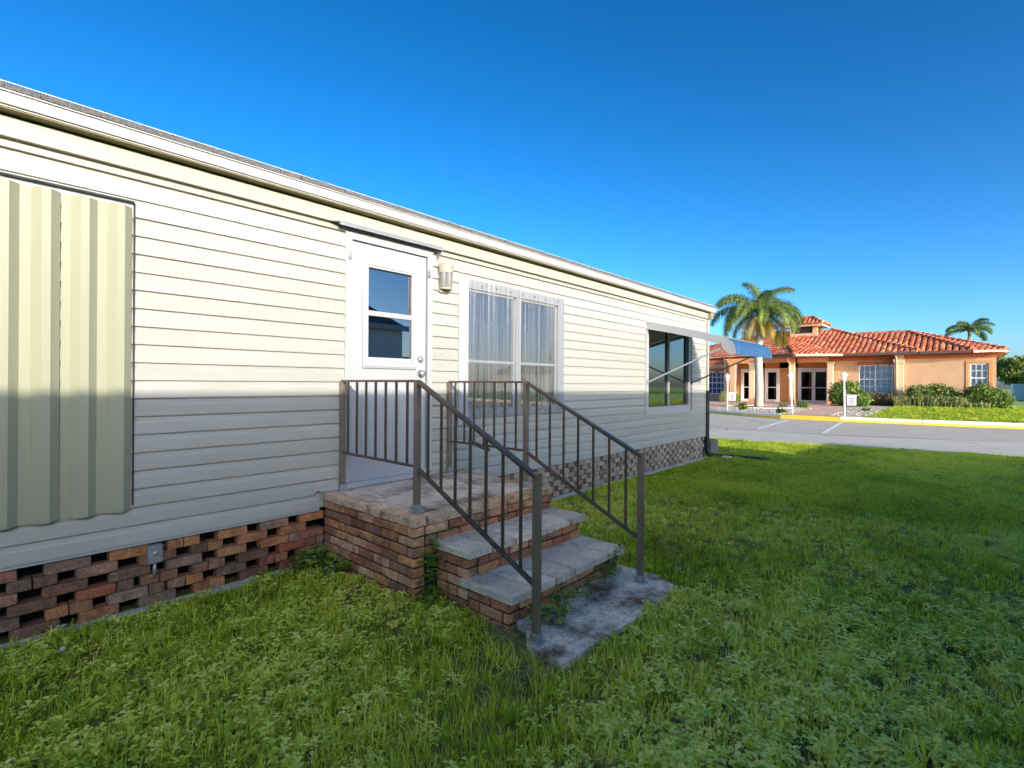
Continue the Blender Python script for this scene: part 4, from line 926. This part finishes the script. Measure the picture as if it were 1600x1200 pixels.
def bush(label, cat, parts, m, size=.06, loc=(0, 0, 0), name='bush', group=None):
    t = thing(name, label, cat, loc, group); mb = MB(); st_ = MB()
    for i, (c, rad, n) in enumerate(parts):
        leafball(mb, c, rad, n, size, i + int(abs(loc[0]) * 10) + 1)
        for k in range(7):
            a = k * .9; st_.tube([(c[0] * .6, c[1] * .6, 0), (c[0] + rad[0] * .5 * math.cos(a), c[1] + rad[1] * .5 * math.sin(a), c[2] + rad[2] * .3)], .015, 4)
    o = mb.build('foliage', m, t); o['kind'] = 'stuff'; st_.build('stem', M['bark'], t); return t
bush('large round leafy green bush right of the glass entrance doors', 'bush', [((-.2, 0, .85), (.85, .75, .85), 2600), ((.55, -.3, .5), (.6, .6, .55), 1300), ((-.6, .1, .6), (.5, .5, .6), 900)], M['bush'], .075, (-1.35, 36.3, .18))
bush('low purple brown hedge under the large clubhouse window', 'hedge', [((0, 0, .4), (.55, .4, .5), 1100), ((.7, 0, .38), (.55, .4, .46), 1000)], M['bushdark'], .06, (-.35, 38.4, .18))
bush('wide dark green bush behind the spiky plants on the blank clubhouse wall', 'bush', [((-.7, 0, .75), (.7, .4, .65), 1500), ((.2, 0, .8), (.8, .4, .68), 1700), ((.9, 0, .6), (.5, .4, .5), 800)], M['bush'], .07, (2.5, 38.2, .18))
bush('rounded green bush under the rightmost clubhouse window', 'bush', [((0, 0, .75), (.8, .6, .72), 2200), ((.65, -.1, .55), (.65, .5, .55), 1300), ((-.6, 0, .55), (.5, .5, .5), 700)], M['bush'], .075, (4.55, 38.0, .18))
bush('small clipped yellow green shrub beside the left clubhouse window', 'bush', [((0, 0, .35), (.42, .4, .45), 1100)], M['spiky'], .05, (-9.1, 37.4, .15))
bush('small clipped dark shrub second from the left clubhouse window', 'bush', [((0, 0, .32), (.25, .4, .42), 700)], M['bush'], .05, (-8.35, 37.6, .15))
def spiky(label, x, y, w, h, n, m, seed, z=.17, name='spiky_plant', cat='plant', group=None):
    r = random.Random(seed); t = MB()
    for k in range(n):
        cx = r.uniform(-w, w); cy = r.uniform(-.3, .3) * min(1, w * 2); a = r.uniform(0, 6.28); hh = h * r.uniform(.5, 1.1); ln = r.uniform(.3, .8) * hh; d = Vector((math.cos(a), math.sin(a), 0)); b = Vector((cx, cy, 0)); s_ = Vector((-d.y, d.x, 0)) * .014
        mpt = b + d * ln * .4 + Vector((0, 0, hh * .7)); e = b + d * ln + Vector((0, 0, hh * r.uniform(.5, 1)))
        t.add([b - s_, b + s_, mpt + s_, mpt - s_, e], [(0, 1, 2, 3), (3, 2, 4)])
    o = t.build(name, m, loc=(x, y, z)); return tag(o, label, cat, group)
spiky('wide clump of pale spiky grass like plants in front of the blank clubhouse wall', 2.3, 37.5, 1.55, .95, 900, M['spiky'], 1)
spiky('pale spiky clump at the foot of the rightmost clubhouse bush', 4.0, 37.35, .9, .6, 350, M['spiky'], 2)
spiky('small green tufted plant in the gravel bed between the left lamp post and the palm', -4.55, 27.0, .18, .38, 130, M['bush'], 3)
spiky('small green tufted plant in the gravel bed just left of the middle lamp post', -2.35, 25.2, .2, .32, 130, M['bush'], 4)
spiky('small green plant in the bed behind the middle lamp post', -2.9, 31.9, .28, .5, 160, M['bush'], 5)
spiky('small plant inside the mulch ring left of the palm trunk', -5.9, 31.2, .2, .32, 120, M['bush'], 6)
spiky('small plant behind the palm trunk to its right', -4.0, 32.3, .2, .32, 120, M['spiky'], 7)
spiky('tiny round plant at the edge of the gravel path in front of the large bush', .25, 30.0, .14, .28, 120, M['bush'], 8)

def tree(label, x, y, h, rad, seed, m):
    t = thing('tree', label, 'tree', (x, y, .1)); r = random.Random(seed); s = MB()
    s.tube([(0, 0, 0), (.1, 0, h * .3), (0, .1, h * .6), (.1, 0, h * .85)], [.22, .17, .12, .05], 8); mb = MB()
    for k in range(9):
        a = k * 2.4; rr = rad * r.uniform(.3, .75); c = (math.cos(a) * rr, math.sin(a) * rr, h * r.uniform(.45, .9)); s.tube([(0, 0, h * .35), (c[0] * .6, c[1] * .6, c[2] - .3), c], [.09, .05, .02], 5)
        leafball(mb, c, (rad * .5, rad * .5, h * .2), 900, .16, seed * 10 + k, hollow=.2)
    s.build('trunk', M['bark'], t); o = mb.build('crown', m, t); o['kind'] = 'stuff'; return t
tree('leafy green tree just right of the clubhouse', 7.6, 72, 4.2, 2.0, 5, M['tree'])
tree('reddish leaved tree behind the small white house at the right edge', 12.0, 80, 5.6, 2.6, 6, mat('x', (0, 0, 0)) and leafmat('red_tree_leaf', [(.10, .09, .04), (.16, .10, .06), (.08, .12, .03), (.20, .14, .08)], .3))
tree('bright green tree filling the right edge beyond the white house', 14.0, 72, 4.6, 3.0, 8, M['tree'])
# far white house at right edge
fh = thing('white_house', 'small white house with a flat roofed carport beyond the lawn at the right edge', 'house', (0, 0, 0))
s = MB(); s.box(7.0, 8.0, 63, 66, .1, 1.7); s.box(9.0, 20, 58.4, 66, .1, 2.6); s.build('wall', M['gloss_white'], fh)
s = MB(); s.box(7.7, 20.5, 58, 66.5, 2.75, 2.92); s.build('roof', M['white'], fh)
for x in (7.9, 8.5): s = MB(); s.box(x, x + .12, 58.2, 58.35, .1, 2.75); s.build('post', M['white'], fh)
s = MB(); s.box(9.4, 9.7, 58.3, 58.38, 1.4, 1.9); s.box(8.05, 8.5, 63.2, 63.3, .3, 2.5); s.build('window', M['darkroom'], fh)

# ================================================================ NEIGHBOUR (casts the shade, seen in reflections)
nb_ = thing('neighbouring_home', 'pale mobile home opposite, outside the picture, whose roof casts the long shade', 'mobile home', (6.95, 0, 0), rz=R(-1.6))
s = MB(); s.box(0, 5.2, -16, 7.9, .4, 2.9); s.build('wall', mat('white_bounce_siding', (.80, .79, .74), .6), nb_)  # unseen wall, whitened to bounce more light onto the shaded lawn
s = MB(); s.box(.02, 5.18, -15.9, 7.85, 0, .4); s.build('skirt', M['brick_pale'], nb_)
s = MB(); s.add([(-.15, -16.2, 2.9), (-.15, 8.0, 2.9), (2.6, 8.0, 4.10), (2.6, -16.2, 4.10), (5.4, 8.0, 2.9), (5.4, -16.2, 2.9)], [(0, 1, 2, 3), (3, 2, 4, 5), (0, 3, 5), (1, 4, 2)]); s.build('roof', M['shingle'], nb_)
s = MB(); s.box(-.17, -.15, -16.2, 8.0, 2.82, 2.96); s.build('fascia', M['white'], nb_)
for y in (-8, -2, 3.5): s = MB(); s.box(-.03, -.002, y, y + 1.4, 1.3, 2.4); s.build('window', M['dglass'], nb_)
s = MB(); s.box(2.0, 9.5, 8.02, 12.15, 2.12, 2.30); s.build('carport_roof', M['white'], nb_)
s = MB(); s.box(2.1, 9.4, 8.1, 12.05, 0, 2.12); s.build('carport_wall', M['vinyl_trim'], nb_)

rh = thing('roadside_house', 'long white house far across the road, outside the picture, mirrored in the windows', 'house', (0, 0, 0))
s = MB(); s.box(34, 56, 62, 69, .1, 3.2); s.build('wall', M['vinyl_trim'], rh)
s = MB(); s.add([(33.5, 61.5, 3.2), (56.5, 61.5, 3.2), (56.5, 69.5, 3.2), (33.5, 69.5, 3.2), (35, 65.5, 4.8), (55, 65.5, 4.8)], [(0, 1, 5, 4), (1, 2, 5), (2, 3, 4, 5), (3, 0, 4), (0, 3, 2, 1)]); s.build('roof', M['shingle'], rh)
for x in (37, 42, 49): s = MB(); s.box(x, x + 1.6, 61.95, 62.05, 1.1, 2.5); s.build('window', M['darkroom'], rh)
palm('slender palm tree outside the picture behind the roadside white house', (44, 80, .2), 7.5, 3.2, FR2, r0=.2, r1=.14, seed=15)
tree('broad green tree outside the picture beyond the roadside white house', 58, 86, 9.5, 4.5, 12, M['tree'])
# ================================================================ VEGETATION NEAR
def blades(n, h0, h1, spread, seed, w=.0022, lean=.5):
    r = random.Random(seed); mb = MB()
    for k in range(n):
        a = r.uniform(0, 6.28); rr = spread * math.sqrt(r.random()); b = Vector((rr * math.cos(a), rr * math.sin(a), -.01)); h = r.uniform(h0, h1); t = r.uniform(0, 6.28); le = lean * r.uniform(.2, 1.1)
        d = Vector((math.cos(t), math.sin(t), 0)); s_ = Vector((-d.y, d.x, 0)) * w * r.uniform(.7, 1.4)
        p1 = b + Vector((0, 0, h * .5)) + d * h * le * .25; p2 = b + Vector((0, 0, h * (1 - .3 * le))) + d * h * le * .8; p3 = p2 + d * h * .22 * le + Vector((0, 0, h * .12 * (1 - 1.5 * le)))
        mb.add([b - s_, b + s_, p1 + s_, p1 - s_, p2 + s_ * .7, p2 - s_ * .7, p3], [(0, 1, 2, 3), (3, 2, 4, 5), (5, 4, 6)])
    return mb
def leafy(nst, seed, ls=.016, h=.06, round_=False):
    r = random.Random(seed); mb = MB()
    for k in range(nst):
        a = r.uniform(0, 6.28); b = Vector((r.uniform(-.05, .05), r.uniform(-.05, .05), 0)); top = b + Vector((math.cos(a) * .03, math.sin(a) * .03, h * r.uniform(.4, 1.1)))
        nl = r.randint(4, 7)
        for j in range(nl):
            t = j * 6.28 / nl + r.uniform(-.4, .4); z = top.z * (1 - .35 * (j % 2)); q = Vector((b.x + (top.x - b.x) * z / max(top.z, .01), b.y + (top.y - b.y) * z / max(top.z, .01), z)); d = Vector((math.cos(t), math.sin(t), r.uniform(-.1, .55))).normalized(); s_ = Vector((-d.y, d.x, 0)).normalized()
            L = ls * 2 * r.uniform(.7, 1.4); wd = L * (.42 if round_ else .27); m_ = q + d * L * .5 + Vector((0, 0, L * .08)); e = q + d * L - Vector((0, 0, L * .12))
            lo = q + d * L * .2 - Vector((0, 0, 0))
            mb.add([q, m_ - s_ * wd - Vector((0, 0, L * .0)), m_ + Vector((0, 0, -L * .07)), m_ + s_ * wd, e], [(0, 2, 1), (0, 3, 2), (1, 2, 4), (2, 3, 4)])
    return mb
tc = bpy.data.collections.new('lawn_templates')
def tmpl(name, me):
    o = bpy.data.objects.new(name, me); tc.objects.link(o); return o
T_ = []
for i in range(3): tmpl('a%02d_turf_short' % i, blades(30, .03, .07, .055, 100 + i, .0020).mesh('turf', M['grass']))            # 0-2
for i in range(3): tmpl('a%02d_turf_tall' % (i + 3), blades(16, .05, .11, .045, 110 + i, .0026, .8).mesh('turf', M['grass']))    # 3-5
for i in range(3): tmpl('a%02d_weed' % (i + 6), leafy(6, 120 + i, .0125, .055).mesh('weed', M['weed']))                           # 6-8
for i in range(2): tmpl('a%02d_clover' % (i + 9), leafy(7, 130 + i, .010, .035, True).mesh('weed', M['weed']))                   # 9-10
for i in range(2): tmpl('a%02d_straw' % (i + 11), blades(12, .02, .07, .05, 140 + i, .0014, 1.5).mesh('straw', M['straw']))      # 11-12
for i in range(2): tmpl('a%02d_clump' % (i + 13), blades(60, .03, .075, .16, 150 + i, .0040, .6).mesh('turf', M['grass']))       # 13-14
fl = MB()
for k in range(3):
    c = Vector(((k - 1) * .02, (k % 2) * .03, .05 + .008 * k))
    for j in range(5):
        a = j * 1.2566; d = Vector((math.cos(a), math.sin(a), .2)); s_ = Vector((-math.sin(a), math.cos(a), 0)) * .004; fl.add([c, c + d * .006 - s_, c + d * .012, c + d * .006 + s_], [(0, 1, 2, 3)])
tmpl('a15_flower', fl.mesh('flower', M['flower']))                                                                              # 15
def scatter(name, P_, rotz, tilt, scl, idx, tint):
    me = bpy.data.meshes.new(name); me.vertices.add(len(P_)); me.vertices.foreach_set('co', np.asarray(P_, 'f').ravel())
    rot = np.zeros((len(P_), 3), 'f'); rot[:, 2] = rotz; rot[:, 0] = tilt
    a = me.attributes.new('rot', 'FLOAT_VECTOR', 'POINT'); a.data.foreach_set('vector', rot.ravel())
    a = me.attributes.new('scl', 'FLOAT', 'POINT'); a.data.foreach_set('value', scl.astype('f'))
    a = me.attributes.new('idx', 'INT', 'POINT'); a.data.foreach_set('value', idx.astype('i'))
    a = me.attributes.new('tint', 'FLOAT', 'POINT'); a.data.foreach_set('value', tint.astype('f'))
    o = link(bpy.data.objects.new(name, me)); tag(o, kind='stuff')
    ng = bpy.data.node_groups.get('lawn_scatter')
    if not ng:
        ng = bpy.data.node_groups.new('lawn_scatter', 'GeometryNodeTree'); ng.interface.new_socket('Geometry', in_out='INPUT', socket_type='NodeSocketGeometry'); ng.interface.new_socket('Geometry', in_out='OUTPUT', socket_type='NodeSocketGeometry')
        N = ng.nodes; Lk = ng.links; gi = N.new('NodeGroupInput'); go = N.new('NodeGroupOutput'); ip = N.new('GeometryNodeInstanceOnPoints'); ci = N.new('GeometryNodeCollectionInfo')
        ci.inputs[0].default_value = tc; ci.inputs['Separate Children'].default_value = True; ci.inputs['Reset Children'].default_value = True
        def na(nm, ty): q = N.new('GeometryNodeInputNamedAttribute'); q.data_type = ty; q.inputs[0].default_value = nm; return q.outputs[0]
        Lk.new(gi.outputs[0], ip.inputs['Points']); Lk.new(ci.outputs[0], ip.inputs['Instance']); ip.inputs['Pick Instance'].default_value = True
        Lk.new(na('idx', 'INT'), ip.inputs['Instance Index']); Lk.new(na('rot', 'FLOAT_VECTOR'), ip.inputs['Rotation']); Lk.new(na('scl', 'FLOAT'), ip.inputs['Scale']); Lk.new(ip.outputs[0], go.inputs[0])
    md = o.modifiers.new('scatter', 'NODES'); md.node_group = ng; return o
def pnoise(x, y, s, seed):
    r = np.random.default_rng(seed); out = 0
    for k in range(5):
        a = r.uniform(0, 6.28); f = s * r.uniform(.6, 1.7); out = out + np.sin((x * math.cos(a) + y * math.sin(a)) * f + r.uniform(0, 6.28))
    return out / 5
GN = {}
def zone(x0, x1, y0, y1, dens):
    n = int((x1 - x0) * (y1 - y0) * dens); return rng.uniform(x0, x1, n), rng.uniform(y0, y1, n)
xs, yv = [], []
for z_ in ((.08, 5.2, -1, 4.2, 620), (.08, 5.6, 4.2, 7.5, 430), (.0, 5.6, 7.5, 10.3, 300), (-1.6, 6, 10.3, 15.1, 200), (5.2, 8, -1, 10.3, 60)):
    a, b = zone(*z_); xs.append(a); yv.append(b)
x = np.concatenate(xs); y = np.concatenate(yv)
edge = np.where(x < -1.2, 13.95, 15.0 + (x - 5) * .17) - .05
keep = (y < edge) & ~((x < PXE + .03) & (y > PY0_ - .02) & (y < PY1_ + .03)) & ~((x < 1.93) & (y > SY0 - .02) & (y < SY1 + .02)) & ~((x > 1.78) & (x < 2.42) & (y > 2.05) & (y < 3.53)) & ~((x < .1) & (y < Y1 + .1))
x, y = x[keep], y[keep]; n = len(x); dist = np.hypot(x - 3.91, y)
w1 = pnoise(x, y, 2.2, 1); w2_ = pnoise(x, y, 5, 2); w3 = pnoise(x, y, 1.1, 3); u = rng.random(n)
weedy = np.clip(.22 + .32 * w1 + .28 * w2_ + .26 * (x > 3.3) * (y < 5) + .20 * (x < 1.6) * (y < 2.2), .03, .7)
idx = np.where(u < weedy * .72, rng.integers(6, 9, n), np.where(u < weedy, rng.integers(9, 11, n), np.where(rng.random(n) < .36 + .3 * w2_, rng.integers(3, 6, n), rng.integers(0, 3, n))))
v = rng.random(n); idx = np.where(v < .09 + .14 * (w3 > .3), rng.integers(11, 13, n), idx); idx = np.where((np.exp(-(((x - 1.15) / .6) ** 2 + ((y - 1.78) / .22) ** 2)) + .7 * np.exp(-(((x - 2.3) / .4) ** 2 + ((y - 1.95) / .2) ** 2)) > 1.25 * rng.random(n) + .12), rng.integers(11, 13, n), idx)
idx = np.where((v > .996) & (dist > 3.2), 15, idx)
far = dist > 7; idx = np.where(far & (idx < 11) & (rng.random(n) < .75), rng.integers(13, 15, n), idx)
tint = np.clip(.62 + .26 * w1 + .18 * w2_ + rng.normal(0, .15, n), 0, 1)
yel = np.exp(-(((x - 4.35) / .5) ** 2 + ((y - 3.3) / .25) ** 2)); tint = np.clip(tint + .5 * yel + .2 * (w3 > .25) + .12 * (x > 3), 0, 1)  # yellow patch; right-hand tint is raised to make up for shade there
tint = np.where(far, np.clip(tint * .75 + .02, 0, 1), tint)
scl = rng.uniform(.65, 1.25, n) * (1 + .22 * w1) * np.where(far, .62, 1) * np.where((dist > 4.5) & ~far, .8, 1)
zz = .004 + .012 * np.sin(x * 1.7 + 1) * np.sin(y * 1.3) + .006 * np.sin(x * 5 + y * 3)
scatter('grass', np.stack([x, y, zz], 1), rng.uniform(0, 6.28, n), rng.normal(0, .12, n), scl, idx, tint)
# far lawn tufts
x, y = zone(.9, 12, 24.3, 40, 26); k_ = (x > .95 + (y - 24) * .0) & (y > np.interp(x, [c[0] for c in CURB], [c[1] for c in CURB]) + .25) & ((y < 37.4) | (x > 5.8)); x, y = x[k_], y[k_]; n = len(x)
zb = .19 + np.clip((y - 25) / 13, 0, 1) * .07
scatter('far_grass', np.stack([x, y, zb], 1), rng.uniform(0, 6.28, n), rng.normal(0, .1, n), rng.uniform(.9, 1.5, n), rng.integers(13, 15, n), np.clip(rng.normal(.30, .13, n), 0, 1))

# weeds on and around the steps: one object each
def weedthing(name, label, pts, seed, m=None, ls=.02, h=.09, cat='weed'):
    r = random.Random(seed); mb = MB()
    for (px, py, pz, sc, nn) in pts:
        for k in range(nn):
            q = leafy(3, r.randint(0, 9999), ls * sc, h * sc); ox, oy = r.gauss(0, .028 * sc), r.gauss(0, .028 * sc); oz = r.uniform(0, .01)
            b = len(mb.v); mb.v += [(v_[0] * sc + px + ox, v_[1] * sc + py + oy, v_[2] + pz + oz) for v_ in q.v]; mb.f += [tuple(i + b for i in f_) for f_ in q.f]; mb.mi += q.mi
    return tag(mb.build(name, m or M['vine']), label, cat)
weedthing('creeping_weed', 'tall dark leafy weed climbing the corner between the porch and the lower steps', [(1.25, 2.12, .02 + .045 * k, 1.1, 3) for k in range(9)] + [(1.22 + .02 * k, 2.10, .01, 1.2, 3) for k in range(5)], 1, ls=.013, h=.06)
weedthing('leafy_weed', 'leafy weeds sprouting on the slab against the lower step near the left post', [(2.0, 2.32, .046, 1.1, 3), (2.05, 2.45, .046, 1, 3), (2.0, 2.62, .046, 1.2, 3), (2.12, 2.55, .046, .8, 2), (1.98, 2.8, .046, .9, 2)], 2)
weedthing('leafy_weed', 'leafy weed growing up the right end of the lower step', [(1.97, 3.2, .046, 1, 3), (1.96, 3.27, .1, 1, 3), (1.965, 3.3, .15, 1, 2), (1.98, 3.05, .046, .9, 2)], 3)
weedthing('dark_weed', 'green weed clump in the corner where the porch meets the house base', [(.16, 1.86, .0, 1.6, 5), (.28, 1.9, 0, 1.5, 4), (.42, 1.92, 0, 1.2, 3)], 4)
weedthing('small_weed', 'small green weed between the porch edge and the upper step', [(1.235, 2.32, .41, .6, 3), (1.235, 2.6, .41, .5, 2), (1.24, 2.9, .41, .6, 2), (1.18, 2.30, .585, .35, 2)], 5)
weedthing('small_weed', 'low green weed along the back of the porch by the right rear post', [(.2, 3.35, .58, .7, 3), (.12, 3.2, .58, .6, 2), (.3, 3.38, .58, .5, 2), (.08, 3.05, .58, .5, 2)], 6)
dg = blades(90, .10, .22, .10, 77, .002, 1.3); o = dg.build('dry_grass_tuft', leafmat('dead_blade', [(.10, .08, .05), (.18, .14, .09), (.07, .05, .03)], .2), loc=(.12, 1.80, 0)); tag(o, 'dry drooping grey brown grass tuft against the brick base beside the porch', 'grass tuft')
lt = MB(); r = random.Random(5)
for k in range(500):
    x = r.uniform(1.95, 2.36); y = r.uniform(2.15, 3.45)
    if r.random() > .35 + .6 * math.exp(-((x - 2.02) / .13) ** 2): continue
    a = r.uniform(0, 6.28); L = r.uniform(.008, .03); p = Vector((x, y, .0475 + r.uniform(0, .004))); d = Vector((math.cos(a), math.sin(a), r.uniform(-.05, .12))) * L; s_ = Vector((-d.y, d.x, 0)).normalized() * .0015
    lt.add([p - s_, p + s_, p + d + s_, p + d - s_], [(0, 1, 2, 3)])
tag(lt.build('litter', leafmat('litter', [(.06, .04, .025), (.14, .09, .05), (.2, .15, .09)], .1)), kind='stuff')
